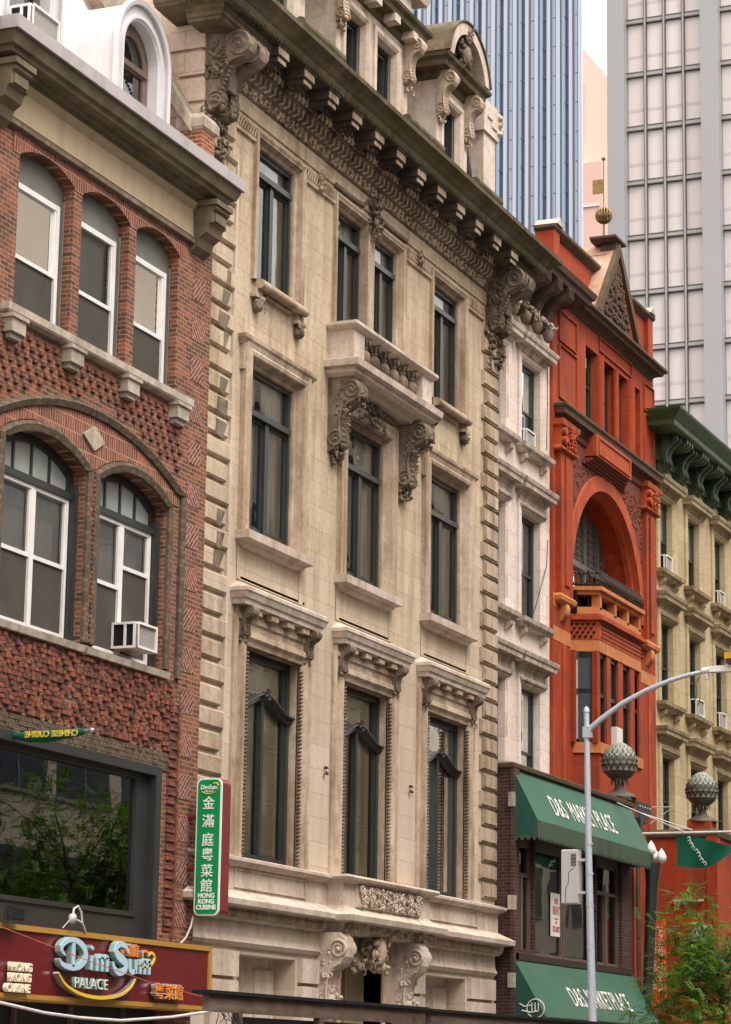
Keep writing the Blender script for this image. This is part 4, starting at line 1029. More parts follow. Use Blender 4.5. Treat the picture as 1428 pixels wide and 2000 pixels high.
# black bracketed cornice with pale foliage drops
f = MB(); f.mould(WX0+.3, WX1-.1, WY, [(.02, 20.05), (.05, 20.1), (.05, 20.80), (.85, 20.86), (.88, 20.98), (.95, 21.02), (1.0, 21.16), (.9, 21.2), (0, 21.25)]); f.build('cornice', 'black_carving', wb)
for k in range(9):
    x = 52.1+k*.86; f = MB()
    f.yz([(WY, 20.86), (WY-.85, 20.86), (WY-.85, 20.6), (WY-.78, 20.52), (WY-.55, 20.46), (WY-.38, 20.3), (WY-.28, 20.05), (WY-.24, 19.85), (WY, 19.8)], x, x+.34)
    for q in range(5): f.box(x-.015, x+.355, WY-.87, WY-.8, 20.60+q*.05, 20.625+q*.05)
    bk = f.build('cornice_bracket', 'black_carving', wb)
    f = MB(); f.lathe((x+.17, WY-.26, 19.5), [(.02, 0), (.10, .06), (.13, .16), (.15, .24), (.10, .34)], 10); f.build('drop', 'limestone_soot_shade', bk)
    f = MB(); f.blobs(x-.1, x+.4, WY-.42, WY-.2, 19.86, 20.0, 8, .09, k); f.build('foliage', 'cream_trim' if k % 3 == 0 else 'white_trim', bk)
f = MB(); f.box(WX0, WX1, WY, 9.9, 20.9, 21.0); f.build('roof', 'black_felt', wb)
# dangling wires
f = MB(); f.tube([(59.55, WY-.1, 19.0), (59.5, WY-.12, 18.0), (58.9, WY-.3, 16.7)], .012, 4); f.tube([(59.7, WY-.06, 14.6), (59.5, WY-.1, 13.9), (59.0, WY-.1, 13.2), (58.8, WY, 12.6)], .012, 4)
single(f, 'hanging_wire', 'black_metal', (59, WY, 12.5), 'thin black wire trailing down the white rowhouse beside its right windows', 'wire')
# ================================================================ 4. painted red building
RY = 1.67
rb = root('red_building', (64.5, RY, 0), 'bright orange-red painted brick building with steep gable, great arch and bay window', 'building')
RX0, RX1 = 60.03, 69.0
A0, A1 = 61.43, 67.55
ac = (A0+A1)/2; arch = arch_poly(A0, A1, 9.82, 13.75, 3.05, 28)
w = MB(); tw = [(62.75, 63.8), (64.1, 65.3), (65.42, 66.5), (66.86, 67.7)]
w.wall(rect(RX0, RX1, 0, 21.2), [arch]+[rect(a, b, 18.3, 20.45) for a, b in tw], RY, .24)
w.add([(x, RY+.24, z) for x, z in arch]+[(x, RY+.9, z) for x, z in arch], [(i, (i+1) % len(arch), (i+1) % len(arch)+len(arch), i+len(arch)) for i in range(len(arch))])
w.quad((RX0, RY, 0), (RX0, RY+.4, 0), (RX0, RY+.4, 21.2), (RX0, RY, 21.2)); w.box(RX0, RX1, 9.9, 10.1, 0, 21.2)
w.build('wall', 'painted_red_brick', rb)
f = MB(); f.strip(arch[1:-1], [(0, 0), (0, .05), (.38, .05), (.42, .02), (.44, 0)], RY); f.strip(arch[1:-1], [(-.12, -.3), (-.1, -.15), (-.02, -.1), (0, 0)], RY); f.build('arch_ring', 'painted_red_stone', rb)
sp = MB(); rg = arc_top(A0-.44, A1+.44, 13.6, 3.5, 28)
sp.wall([(60.95, 15.0)]+[(60.95, 17.9), (68.0, 17.9), (68.0, 15.0)]+[p for p in rg[::-1] if p[1] > 15.0], [], RY-.02); sp.build('spandrel', 'carved_red', rb)
f = MB(); rd = random.Random(4)
for _ in range(420):
    x, z_ = rd.uniform(61.3, 67.7), rd.uniform(15.2, 17.3)
    if ((x-ac)/3.62)**2+((z_-13.6)/3.62)**2 > 1.03: f.ell((x, RY-.025, z_), (.05, .03, .05), 4)
f.build('spandrel_relief', 'carved_red', rb)
# pilasters with carved capitals and corbelled feet
for a in (60.28, 67.75):
    f = MB(); f.box(a, a+.95, RY-.14, RY, 13.3, 17.0); f.box(a+.3, a+.65, RY-.18, RY-.1, 13.6, 16.9); pl = f.build('pilaster', 'painted_red_brick', rb)
    f = MB(); f.mould(a+.05, a+.9, RY, [(.16, 17.0), (.24, 17.04), (.24, 17.1), (.18, 17.14), (.18, 17.6), (.26, 17.66), (.28, 17.8), (.2, 17.82)]); f.tube([(a+.0, RY-.3, 17.5), (a+.0, RY, 17.5)], .1, 8); f.tube([(a, RY-.3, 17.28), (a, RY, 17.28)], .1, 8)
    f.blobs(a+.15, a+.9, RY-.28, RY-.2, 17.15, 17.6, 36, .07, int(a)); f.build('capital', 'painted_red_stone', pl)
    f = MB(); f.mould(a+.05, a+.9, RY, [(.08, 13.12), (.18, 13.2), (.20, 13.3), (.16, 13.36)]); f.yz([(RY, 13.14), (RY-.16, 13.1), (RY-.15, 12.9), (RY-.06, 12.75), (RY, 12.7)], a+.3, a+.65); f.ell((a+.48, RY-.1, 12.98), (.13, .12, .2), 8); f.build('foot', 'orange_stone', pl)
for a, b in ((60.05, 61.42), (67.56, 68.98)):
    f = MB(); f.box(a, b, RY-.012, RY+.1, 12.18, 12.53); f.box(a, a+.3, RY-.012, RY+.1, 13.02, 13.36) if a < 61 else None; f.build('stone_band', 'orange_stone', rb)
for q_, r_ in ((60.75, 60.95), (68.2, 68.5)): MB().box(q_, r_, RY-.04, RY, 0, 12.18).build('pier_strip', 'painted_red_stone', rb)
f = MB()
for q in range(40): f.box(67.95, 68.2, RY-.165, RY-.13, 13.5+q*.085, 13.5+q*.085+.03)
f.build('rib_courses', 'carved_red', rb)
# ledge under the top floor, frieze box
f = MB(); f.mould(60.45, 68.5, RY, [(.02, 17.78), (.10, 17.86), (.14, 17.94), (.28, 17.98), (.30, 18.10), (.35, 18.16), (.35, 18.22), (.0, 18.34)]); f.build('ledge', 'sooty_ledge', rb)
f = MB(); f.box(62.6, 65.7, RY-.34, RY, 17.40, 17.98); f.rings(62.8, 65.5, 17.5, 17.88, [(.04, RY-.34), (.04, RY-.37), (0, RY-.37), (0, RY-.34)], True)
f.build('frieze_box', 'painted_red_stone', rb)
f = MB()
for q in range(4): f.box(62.66-.12*q, 65.64+.10*q, RY-.27+.06*q, RY, 17.34-.06*q, 17.40-.06*q)
f.mould(61.3, 67.5, RY, [(.05, 17.62), (.08, 17.66), (.10, 17.74), (.14, 17.78)])
f.build('frieze_corbel', 'carved_red', rb)
for k, (a, b) in enumerate(tw):
    wn = MB(); wn.box(a, b, RY+.25, RY+.35, 18.3, 18.36); wn = wn.build('window', 'window_dark_green', rb)
    sash_window(wn, a, b, 18.34, 20.44, RY+.2, 'window_dark_green', .07, 19.5, 'glass', blind='curtain_white' if k == 0 else None, back=.15)
for a, b in ((63.82, 64.08), (65.32, 65.40), (66.52, 66.84)):
    f = MB(); f.lathe(((a+b)/2, RY-.0, 18.3), [(max(.1, (b-a)/2), 0), (max(.1, (b-a)/2), 2.15)], 12)
    f.build('colonnette', 'painted_red_brick', rb)
for a, b, c_, e_ in ((60.5, 61.9, 20.0, 20.75), (68.05, 68.95, 20.0, 20.75), (60.5, 61.9, 18.5, 19.85), (68.05, 68.95, 18.5, 19.85), (63.9, 66.8, 20.62, 20.95)):
    MB().rings(a, b, c_, e_, [(.03, RY), (.03, RY-.05), (0, RY-.05), (0, RY)], True).build('panel_frame', 'painted_red_stone', rb)
f = MB(); f.mould(60.35, 68.7, RY, [(.02, 21.0), (.10, 21.08), (.16, 21.12), (.30, 21.15), (.32, 21.22), (.42, 21.27), (.42, 21.34), (0, 21.40)]); f.build('cornice', 'sooty_ledge', rb)
f = MB(); f.box(RX0+.1, RX1-.1, RY+.1, RY+.5, 21.3, 22.75)
f.box(RX0+.05, RX0+.5, RY-.02, RY+.5, 21.3, 22.8); f.box(RX1-.5, RX1-.05, RY-.02, RY+.5, 21.3, 22.8)
f.build('parapet', 'painted_red_brick', rb)
f = MB(); f.mould(RX0+.15, RX1-.15, RY+.1, [(.02, 22.72), (.12, 22.80), (.18, 22.86), (.18, 22.94), (0, 23.0)], back=.4); f.build('parapet_coping', 'sooty_ledge', rb)
for a in (RX0+.02, RX1-.55):
    f = MB(); f.xz([(a, 22.95), (a+.25, 23.16), (a+.5, 22.95)], RY-.12, RY+.5); f.build('parapet_cap', 'sill_stone', rb)
# gable
gl, gr, gz = 62.75, 66.35, 23.62; gc = (gl+gr)/2
f = MB(); f.add([(gl, RY-.30, 21.38), (gr, RY-.30, 21.38), (gc, RY-.30, gz), (gl, RY+1.6, 21.38), (gr, RY+1.6, 21.38), (gc, RY+1.6, gz)], [(0, 1, 2), (0, 3, 5, 2), (1, 4, 5, 2), (3, 4, 5)])
gb = f.build('gable', 'painted_red_stone', rb)
f = MB(); f.add([(gl-.12, RY-.38, 21.36), (gc, RY-.38, gz+.12), (gc, RY+1.7, gz+.12), (gl-.12, RY+1.7, 21.36)], [(0, 1, 2, 3)]); f.add([(gr+.12, RY-.38, 21.36), (gc, RY-.38, gz+.12), (gc, RY+1.7, gz+.12), (gr+.12, RY+1.7, 21.36)], [(0, 1, 2, 3)]); f.build('gable_lead', 'gable_sheet', gb)
f = MB()
for sx in (-1, 1):
    e = gl-.12 if sx < 0 else gr+.12
    f.xz([(e, 21.36), (e-sx*.0, 21.40), (gc, gz+.12), (gc, gz-.22), (e-sx*.25, 21.36)], RY-.42, RY-.28)
f.build('gable_coping', 'sooty_ledge', gb)
f = MB(); rd = random.Random(9)
for _ in range(230):
    z_ = rd.uniform(21.5, 23.2); hw = (gz-.35-z_)/(gz-21.38)*(gr-gl)/2*.86
    x = gc+rd.uniform(-hw, hw); f.ell((x, RY-.32, z_), (rd.uniform(.03, .09), .06, rd.uniform(.03, .1)), 5)
f.add([(gl+.42, RY-.305, 21.44), (gr-.42, RY-.305, 21.44), (gc, RY-.305, gz-.5)], [(0, 1, 2)]); f.build('gable_carving', 'black_carving', gb)
f = MB(); f.box(gc-.18, gc+.18, RY-.35, RY+.1, gz-.15, gz+.2); f.mould(gc-.16, gc+.16, RY-.1, [(.22, gz+.12), (.34, gz+.18), (.34, gz+.24), (.2, gz+.28)], back=.4)
f.xz([(gc-.30, gz-.55), (gc-.30, gz-.25), (gc-.1, gz-.02), (gc+.1, gz-.25), (gc+.1, gz-.55)], RY-.1, RY+.5)
f.build('gable_turret', 'black_carving', gb)
fn = root('weather_vane_finial', (gc, RY+.05, gz+.26), 'gilded ribbed ball and spike with small banner vane on top of the red gable', 'finial')
f = MB(); f.tube([(gc, RY+.05, gz+.26), (gc, RY+.05, gz+1.0)], .035, 8); f.tube([(gc, RY+.05, gz+1.2), (gc, RY+.05, gz+2.6)], .018, 6); f.ell((gc, RY+.05, gz+2.62), (.06, .06, .06), 8); f.build('rod', 'gold_leaf', fn)
f = MB()
for q in range(8):
    t = q*math.pi/8; pts = [(gc+.22*math.sin(u_)*math.cos(t), RY+.05+.22*math.sin(u_)*math.sin(t), gz+.98+.22*math.cos(u_)) for u_ in [i*math.pi/8 for i in range(17)]]
    f.tube(pts, .022, 5)
f.ell((gc, RY+.05, gz+.98), (.12, .12, .12), 8); f.build('ribbed_ball', 'gold_leaf', fn)
f = MB(); f.box(gc-.02, gc+.0, RY+.05, RY+.36, gz+1.62, gz+2.02); f.build('vane', 'gold_leaf', fn)
# bay: canted oriel in the great arch
bx0, bx1 = 61.43, 65.6; by_ = RY-.6
plan = [(61.43, RY+.55), (61.9, by_), (65.5, by_), (67.5, RY+.55)]
def ringpoly(mb, off, z0, z1, q=None):
    c_ = [(x, y) for x, y in plan]
    p = [(c_[0][0]-off*.3, c_[0][1]), (c_[1][0]-off*.8, c_[1][1]-off), (c_[2][0]+off*.8, c_[2][1]-off), (c_[3][0]+off*.3, c_[3][1])]
    mb.xy(p, z0, z1)
f = MB(); ringpoly(f, 0, 8.0, 9.75); bay = f.build('bay_window', 'painted_red_brick', rb)
f = MB(); ringpoly(f, .06, 9.55, 9.82); ringpoly(f, .02, 12.12, 12.42); f.build('bay_stone_band', 'orange_stone', bay)
f = MB(); ringpoly(f, .03, 12.42, 12.92); bk_ = f.build('bay_lattice_panel', 'painted_red_stone', bay)
f = MB()
for j in range(30):
    for i in range(4):
        x = 61.98+j*.12+(.06 if i % 2 else 0); f.box(x, x+.045, by_-.042, by_-.02, 12.48+i*.105, 12.525+i*.105)
for j in range(22):
    for i in range(4):
        t = (j+.5+(.5 if i % 2 else 0))/23; x = 65.53+(67.5-65.53)*t; y = by_-.03+(RY+.55-by_)*t
        f.box(x-.0, x+.04, y-.05, y+.05, 12.48+i*.105, 12.525+i*.105)
for j in range(8):
    for i in range(4):
        t = (j+.5+(.5 if i % 2 else 0))/9; x = 61.42+(61.87-61.42)*t; y = RY+.55+(by_-.03-RY-.55)*t
        f.box(x-.03, x+.02, y-.03, y+.03, 12.48+i*.105, 12.525+i*.105)
f.build('lattice_holes', 'black_felt', bk_)
f = MB(); ringpoly(f, .14, 12.92, 13.0); ringpoly(f, .07, 13.0, 13.08); f.build('bay_moulding', 'painted_red_stone', bay)
f = MB(); ringpoly(f, .02, 13.08, 13.26); ringpoly(f, .03, 13.58, 13.68); ringpoly(f, .12, 13.68, 13.78)
for x in (61.93, 63.2, 64.3, 65.35): f.box(x, x+.17, by_-.02, by_+.2, 13.2, 13.6)
f.build('balcony_parapet', 'orange_stone', bay)
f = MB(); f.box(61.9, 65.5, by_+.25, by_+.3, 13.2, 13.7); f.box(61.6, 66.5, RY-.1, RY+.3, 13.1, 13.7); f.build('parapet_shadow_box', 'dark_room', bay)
f = MB(); rd = random.Random(6)
rail = [(61.45, RY+.4), (61.9, by_-.02), (65.5, by_-.02), (66.9, RY+.1)]
for z_ in (13.84, 14.14): f.tube([(x, y, z_) for x, y in rail], .035, 6)
for j in range(46):
    t = j/45*3; i = min(int(t), 2); u_ = t-i; x = rail[i][0]+(rail[i+1][0]-rail[i][0])*u_; y = rail[i][1]+(rail[i+1][1]-rail[i][1])*u_
for seg in range(3):
    (xa, ya), (xb, yb2) = rail[seg], rail[seg+1]; L = math.hypot(xb-xa, yb2-ya); n_ = int(L/.11)
    for j in range(n_):
        t = (j+.5)/n_; x, y = xa+(xb-xa)*t, ya+(yb2-ya)*t
        f.tube([(x, y, 13.80), (x-.05, y-.12, 13.9), (x-.03, y-.10, 14.02), (x, y, 14.15)], .020, 4); f.ell((x, y-.05, 13.84), (.05, .05, .04), 5)
        if j % 2: f.ell((x, y, 14.17), (.045, .045, .05), 5)
f.build('balcony_railing', 'rusty_iron', bay)
wx = [(61.98, 62.55), (62.9, 63.55), (63.95, 64.6), (64.95, 65.45)]
f = MB()
for a, b in ((61.75, 62.0), (62.55, 62.9), (63.55, 63.95), (64.6, 64.98), (65.40, 65.56)): f.box(a, b, by_, by_+.14, 9.8, 12.12)
f.box(61.43, 61.6, RY-.1, RY+.4, 9.8, 12.12); f.build('bay_pier', 'painted_red_brick', bay)
f = MB(); ringpoly(f, -.13, 9.8, 12.12); f.build('bay_interior', 'dark_room', bay)
f = MB()
for a, b in wx:
    f.box(a, a+.05, by_+.06, by_+.12, 9.8, 12.1); f.box(b-.05, b, by_+.06, by_+.12, 9.8, 12.1); f.box(a, b, by_+.06, by_+.12, 11.0, 11.1); f.box(a, b, by_+.06, by_+.12, 12.0, 12.1)
f.build('bay_window_frame', 'window_dark_green', bay)
# left cant of the bay: a wide sash with white blind
f = MB(); f.add([(61.45, RY+.45, 9.9), (61.88, by_+.12, 9.9), (61.88, by_+.12, 12.0), (61.45, RY+.45, 12.0)], [(0, 1, 2, 3)]); f.build('bay_blind', 'curtain_white', bay)
f = MB()
for u0, u1, z0, z1 in ((.0, .06, 9.85, 12.1), (.62, 1., 9.85, 12.12), (0, 1, 11.05, 11.17), (0, 1, 11.95, 12.12), (.40, .44, 9.85, 12.0)):
    P0, P1 = (61.45, RY+.45), (61.88, by_+.12); q = lambda t, d: (P0[0]+(P1[0]-P0[0])*t-d, P0[1]+(P1[1]-P0[1])*t)
    a, b, c_, e = q(u0, .04), q(u1, .04), q(u1, 0), q(u0, 0); f.xy([a, b, c_, e], z0, z1)
f.build('bay_side_frame', 'window_dark_green', bay)
f = MB(); f.box(63.0, 63.5, by_-.12, by_+.2, 9.82, 10.35); f = single(f, 'air_conditioner', 'white_paint', (63.25, by_, 9.82), 'small plain white unit in the bay window of the red building', 'air conditioner')
# glazing of the great arch
ga = MB(); yy = RY+.85; t_ = arch_poly(A0, A1, 13.0, 13.75, 3.05, 28)
ga.xz([(A0, 14.82), (A1, 14.82), (A1, 14.98), (A0, 14.98)], yy-.12, yy)
for q in range(6):
    x = A0+.2+q*(A1-A0-.4)/5; zt = 13.75+3.05*math.sqrt(max(0, 1-((x-ac)/(A1-ac))**2)); ga.box(x-.07, x+.07, yy-.08, yy, 13.0, max(14.9, zt))
gw = ga.build('arch_window', 'window_grey', rb)
f = MB()
for q in range(28):
    x = A0+.2+q*(A1-A0-.4)/27; zt = 13.75+3.05*math.sqrt(max(0, 1-((x-ac)/(A1-ac))**2)); f.box(x-.014, x+.014, yy-.03, yy, 15.0, max(15.0, zt-.05))
for q in range(9):
    z_ = 15.1+q*.18; hw = (A1-ac)*math.sqrt(max(0, 1-((z_-13.75)/3.05)**2)) if z_ < 16.8 else 0
    if hw > .1: f.box(ac-hw, ac+hw, yy-.028, yy-.002, z_-.01, z_+.01)
f.build('leaded_bars', 'window_grey', gw)
MB().wall(t_, [], yy+.02).build('arch_pane', 'glass', gw)
MB().quad((A0-.2, yy+.7, 12.9), (A1+.2, yy+.7, 12.9), (A1+.2, yy+.7, 17), (A0-.2, yy+.7, 17)).build('room_backing', 'dark_room', gw)
f = MB(); f.box(63.3, 63.5, yy+.1, yy+.15, 13.4, 14.8); f.box(62.0, 62.12, yy+.1, yy+.15, 13.4, 14.8); f.build('arch_curtain', 'curtain_white', gw)
f = MB(); f.tube([(67.5, RY-.02, 8.75), (67.5, RY-.9, 8.75), (67.5, RY-.25, 8.3)], .02, 5); single(f, 'wall_hook', 'cable_white', (67.5, RY, 8.3), 'small white angle bracket on the red pier beside the bronze finial', 'bracket')
# ================================================================ 5. cream building with green cornice
GY = 1.75
gb2 = root('cream_rowhouse', (73, GY, 0), 'cream stone rowhouse with heavy dark green bracketed cornice at the right edge', 'building')
gcx = [70.42, 73.34, 76.30, 79.25]
grows = [(15.72, 17.86, False), (11.95, 14.30, True), (8.2, 10.47, True), (4.6, 6.7, True)]
w = MB(); w.wall(rect(69.02, 80.9, 0, 19.0), [rect(c-.66, c+.66, a, b) for c in gcx for a, b, _ in grows], GY, .4); w.box(69.02, 80.9, 9.9, 10.1, 0, 19); w.build('wall', 'cream_stone', gb2)
row_windows(gb2, GY, gcx, grows, .66, ('cream_stone', 'cream_trim'), 'cream_stone', 'window_dark_green', [(.30, GY), (.30, GY-.05), (.24, GY-.09), (.16, GY-.06), (.08, GY-.06), (.04, GY-.02), (0, GY-.005)], 'curtain')
f = MB(); f.mould(69.3, 80.5, GY, [(.02, 18.80), (.10, 18.82), (.12, 18.92), (.16, 18.97), (.06, 19.02), (.05, 19.55), (.8, 19.60), (.84, 19.62), (.86, 19.74), (.90, 19.78), (1.0, 19.90), (1.08, 20.0), (1.10, 20.06), (.9, 20.10), (0, 20.16)]); f.build('cornice', 'green_paint', gb2)
for x in (69.45, 71.15, 72.85, 74.55, 76.25, 77.95, 79.65):
    for dx in (0, .34):
        f = MB(); f.yz([(GY, 19.6), (GY-.62, 19.6), (GY-.64, 19.42), (GY-.5, 19.32), (GY-.36, 19.18), (GY-.30, 19.0), (GY-.34, 18.86), (GY-.28, 18.68), (GY-.16, 18.52), (GY-.08, 18.38), (GY, 18.36)], x+dx, x+dx+.22)
        f.volute((x+dx-.005, GY-.5, 19.45), .09, .02); f.volute((x+dx-.005, GY-.2, 18.8), .08, .02); f.ell((x+dx+.11, GY-.3, 18.8), (.1, .08, .12), 6)
        f.build('cornice_bracket', 'green_paint_dark', gb2)
    for dx in (.72, .98, 1.24):
        if x > 79: continue
        f = MB(); f.yz([(GY, 19.6), (GY-.74, 19.6), (GY-.74, 19.44), (GY-.6, 19.34), (GY-.3, 19.3), (GY, 19.3)], x+dx, x+dx+.13); f.build('modillion', 'green_paint', gb2)
    f = MB(); f.rings(x+.66, x+1.5, 19.08, 19.25, [(.03, GY-.05), (.03, GY-.09), (0, GY-.09), (0, GY-.05)], True) if x < 79 else f.box(x, x+.1, GY-.07, GY-.05, 19.1, 19.3); f.build('frieze_panel', 'green_paint', gb2)
f = MB(); f.box(69.02, 80.9, GY, 10, 19.0, 19.1); f.build('roof', 'black_felt', gb2)
# window air conditioners
def ac_unit(x0, x1, y0, y1, z0, z1, label, grp=None):
    r_ = root('air_conditioner', ((x0+x1)/2, y1, z0), label, 'air conditioner', grp)
    f = MB(); t = .035
    f.box(x0, x1, y0+.05, y1, z1-t, z1); f.box(x0, x1, y0+.05, y1, z0, z0+t); f.wall(rect(x0, x1, z0, z1), [rect(x0+t, x1-t, z0+t, z1-t)], y0, .06)
    for a, b in ((y0+.05, y0+.09), ((y0+y1)/2-.02, (y0+y1)/2+.02), (y1-.03, y1)): f.box(x0, x0+.02, a, b, z0+t, z1-t)
    f.box(x1-.02, x1, y0+.05, y1, z0+t, z1-t); f.build('case', 'white_paint', r_)
    MB().box(x0+.03, x1-.03, y0+.035, y0+.05, z0+.03, z1-.03).build('condenser_grille', 'ac_mesh', r_)
    f = MB(); f.box(x0+.025, x0+.03, y0+.06, y1, z0+.03, z1-.03)
    f.build('side_vent', 'dark_room', r_)
    return r_
ac_unit(34.16, 34.80, -.46, .0, 7.82, 8.22, 'white window air conditioner jutting from the right arched window of the brick building', 'window air conditioners')
ac_unit(57.92, 58.6, WY-.12, WY+.3, 16.62, 17.05, 'grey-white air conditioner with broken grille in the top window of the white rowhouse', 'window air conditioners')
ac_unit(69.95, 70.6, GY-.15, GY+.25, 15.72, 16.2, 'white air conditioner in the top left window of the cream rowhouse', 'window air conditioners')
ac_unit(75.8, 76.4, GY-.15, GY+.25, 15.72, 16.2, 'white air conditioner in the top window nearest the right edge', 'window air conditioners')
ac_unit(72.8, 73.5, GY-.25, GY+.25, 11.97, 12.45, 'air conditioner with brown grille in the middle window of the cream rowhouse', 'window air conditioners')
ac_unit(75.8, 76.4, GY-.15, GY+.25, 11.97, 12.45, 'white air conditioner in the second-row window behind the street lamp arm', 'window air conditioners')
ac_unit(30.55, 31.35, -.30, .1, 16.1, 16.75, 'white air conditioner in the left silver dormer above the brick building', 'window air conditioners')
# ================================================================ 6. brown brick shop front with two awnings
sb = root('shop_extension', (55.7, -.3, 0), 'low dark brown brick shop extension with display windows between green awnings', 'shop front')
F_ = -.3
w = MB(); hl = [rect(51.78, 52.95, 4.22, 6.6), rect(53.0, 57.3, 4.12, 6.6), rect(57.34, 59.3, 4.12, 6.6), rect(52.2, 59.6, .3, 3.9)]
w.wall(rect(51.5, 60.1, 0, 7.98), hl, F_, .3); w.quad((51.5, F_, 0), (51.5, 1.7, 0), (51.5, 1.7, 8), (51.5, F_, 8)); w.quad((60.1, F_, 0), (60.1, 1.7, 0), (60.1, 1.7, 8), (60.1, F_, 8))
w.box(51.45, 51.78, F_-.06, F_+.02, 0, 8.0); w.box(51.5, 60.1, .2, 1.7, 7.8, 7.9); w.build('wall', 'dark_brown_brick', sb)
f = MB(); f.mould(51.5, 60.05, F_, [(.02, 7.95), (.07, 7.98), (.08, 8.06), (0, 8.10)], back=.4); f.build('coping', 'sooty_ledge', sb)
for z_ in (7.15, 5.0, 3.4):
    f = MB(); f.box(51.43, 51.60, F_-.065, F_+.07, z_, z_+.30); f.build('stone_block', 'white_trim', sb)
f = MB()
for a, b in ((51.78, 52.95), (53.0, 55.12), (55.18, 57.3), (57.34, 59.3)):
    f.box(a, a+.07, F_+.10, F_+.2, 4.12, 6.6); f.box(b-.07, b, F_+.10, F_+.2, 4.12, 6.6); f.box(a+.07, b-.07, F_+.1, F_+.2, 4.12, 4.2); f.box(a+.07, b-.07, F_+.1, F_+.2, 6.38, 6.6)
for a, b in ((51.78, 52.95), (57.34, 59.3)):
    f.box(a+.07, b-.07, F_+.1, F_+.2, 5.75, 5.83); f.box((a+b)/2-.06, (a+b)/2+.06, F_+.08, F_+.2, 4.2, 5.75)
wn = f.build('display_window', 'window_brown', sb)
MB().quad((51.7, F_+.16, 4.1), (59.4, F_+.16, 4.1), (59.4, F_+.16, 6.6), (51.7, F_+.16, 6.6)).build('pane', 'glass', wn)
MB().quad((53.0, F_+.3, 4.1), (57.3, F_+.3, 4.1), (57.3, F_+.3, 6.6), (53.0, F_+.3, 6.6)).build('blind', 'dull_blind', wn)
f = MB(); f.quad((51.7, F_+.35, 4.1), (52.9, F_+.35, 4.1), (52.9, F_+.35, 6.6), (51.7, F_+.35, 6.6)); f.quad((57.7, F_+.35, 4.1), (58.2, F_+.35, 4.1), (58.2, F_+.35, 5.7), (57.7, F_+.35, 5.7)); f.build('curtain', 'curtain', wn)
MB().quad((51.7, F_+.7, 4), (59.4, F_+.7, 4), (59.4, F_+.7, 6.6), (51.7, F_+.7, 6.6)).build('room_backing', 'dark_room', wn)
f = MB(); f.box(51.6, 59.9, F_-.06, F_+.02, 3.98, 4.12); f.build('sill', 'rusty_iron', sb)
MB().box(52.2, 59.6, F_+.2, F_+.3, .3, 3.9).build('ground_floor_glazing', 'opp_window', sb)
def awning(name_loc, x0, x1, yb, zt, yf, zf, zv, label, txts):
    r_ = root('awning', name_loc, label, 'awning', 'green shop awnings')
    f = MB(); N = 24
    f.add([(x0, yb, zt), (x1, yb, zt), (x1, yf, zf), (x0, yf, zf)], [(0, 1, 2, 3)]); f.build('canopy', 'awning_green', r_)
    f = MB(); sc = .09
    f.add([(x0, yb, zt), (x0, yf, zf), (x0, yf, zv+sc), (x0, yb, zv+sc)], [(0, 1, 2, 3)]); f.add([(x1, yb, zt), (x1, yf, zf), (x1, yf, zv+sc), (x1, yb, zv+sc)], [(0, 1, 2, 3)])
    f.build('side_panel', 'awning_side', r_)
    f = MB(); n = int((x1-x0)/.19)
    def scallop(P0, P1, n_):
        for j in range(n_):
            v = []; 
            for q in range(7):
                t = (j+q/6)/n_; v.append((P0[0]+(P1[0]-P0[0])*t, P0[1]+(P1[1]-P0[1])*t, zv+sc-sc*math.sin(math.pi*q/6)))
            t0, t1 = j/n_, (j+1)/n_
            f.add([(P0[0]+(P1[0]-P0[0])*t1, P0[1]+(P1[1]-P0[1])*t1, zv+sc+.001), (P0[0]+(P1[0]-P0[0])*t0, P0[1]+(P1[1]-P0[1])*t0, zv+sc+.001)]+v, [list(range(9))])
    scallop((x0, yf), (x1, yf), n); scallop((x0, yb), (x0, yf), 4)
    f.add([(x0, yf, zf), (x1, yf, zf), (x1, yf, zv+sc), (x0, yf, zv+sc)], [(0, 1, 2, 3)])
    f.build('valance', 'awning_valance', r_, recalc=False)
    f = MB()
    for x in (x0+.04, x1-.04, (x0+x1)/2): f.tube([(x, yb, zt-.03), (x, yf+.02, zf-.02), (x, yf+.02, zv+sc), (x, yb, zv+sc)], .015, 5)
    f.build('awning_frame', 'galvanised', r_)
    # lettering lies on the sloping canvas
    sl_ = Vector((0, yf-yb, zf-zt)); sl_.normalize(); nrm = Vector((1, 0, 0)).cross(-sl_); nrm.normalize()
    if nrm.y > 0: nrm = -nrm
    up = -sl_
    rm = Matrix((( 1, up.x, nrm.x, 0), (0, up.y, nrm.y, 0), (0, up.z, nrm.z, 0), (0, 0, 0, 1)))
    for s_, x, t, size, sx in txts:
        P = Vector((x, yb, zt))+sl_*t+nrm*.012
        text(s_, size, P, 'awning_lettering', 'lettering_white', r_, ext=.003, off=.0, sx=sx, rot=rm, spacing=1.12)
    return r_
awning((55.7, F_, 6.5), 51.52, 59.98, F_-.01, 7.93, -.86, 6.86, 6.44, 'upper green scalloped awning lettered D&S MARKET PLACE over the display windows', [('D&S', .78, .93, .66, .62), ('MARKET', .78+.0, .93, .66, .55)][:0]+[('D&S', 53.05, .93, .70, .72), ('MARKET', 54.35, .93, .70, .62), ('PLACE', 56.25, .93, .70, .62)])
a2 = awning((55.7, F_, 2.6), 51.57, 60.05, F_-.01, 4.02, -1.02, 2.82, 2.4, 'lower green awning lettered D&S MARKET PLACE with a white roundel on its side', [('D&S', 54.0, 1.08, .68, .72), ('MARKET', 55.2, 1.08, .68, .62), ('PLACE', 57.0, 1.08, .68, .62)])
f = MB(); th = [i*2*math.pi/28 for i in range(29)]
f.tube([(51.565, -.80+.19*math.cos(t), 2.98+.19*math.sin(t)) for t in th], .012, 5)
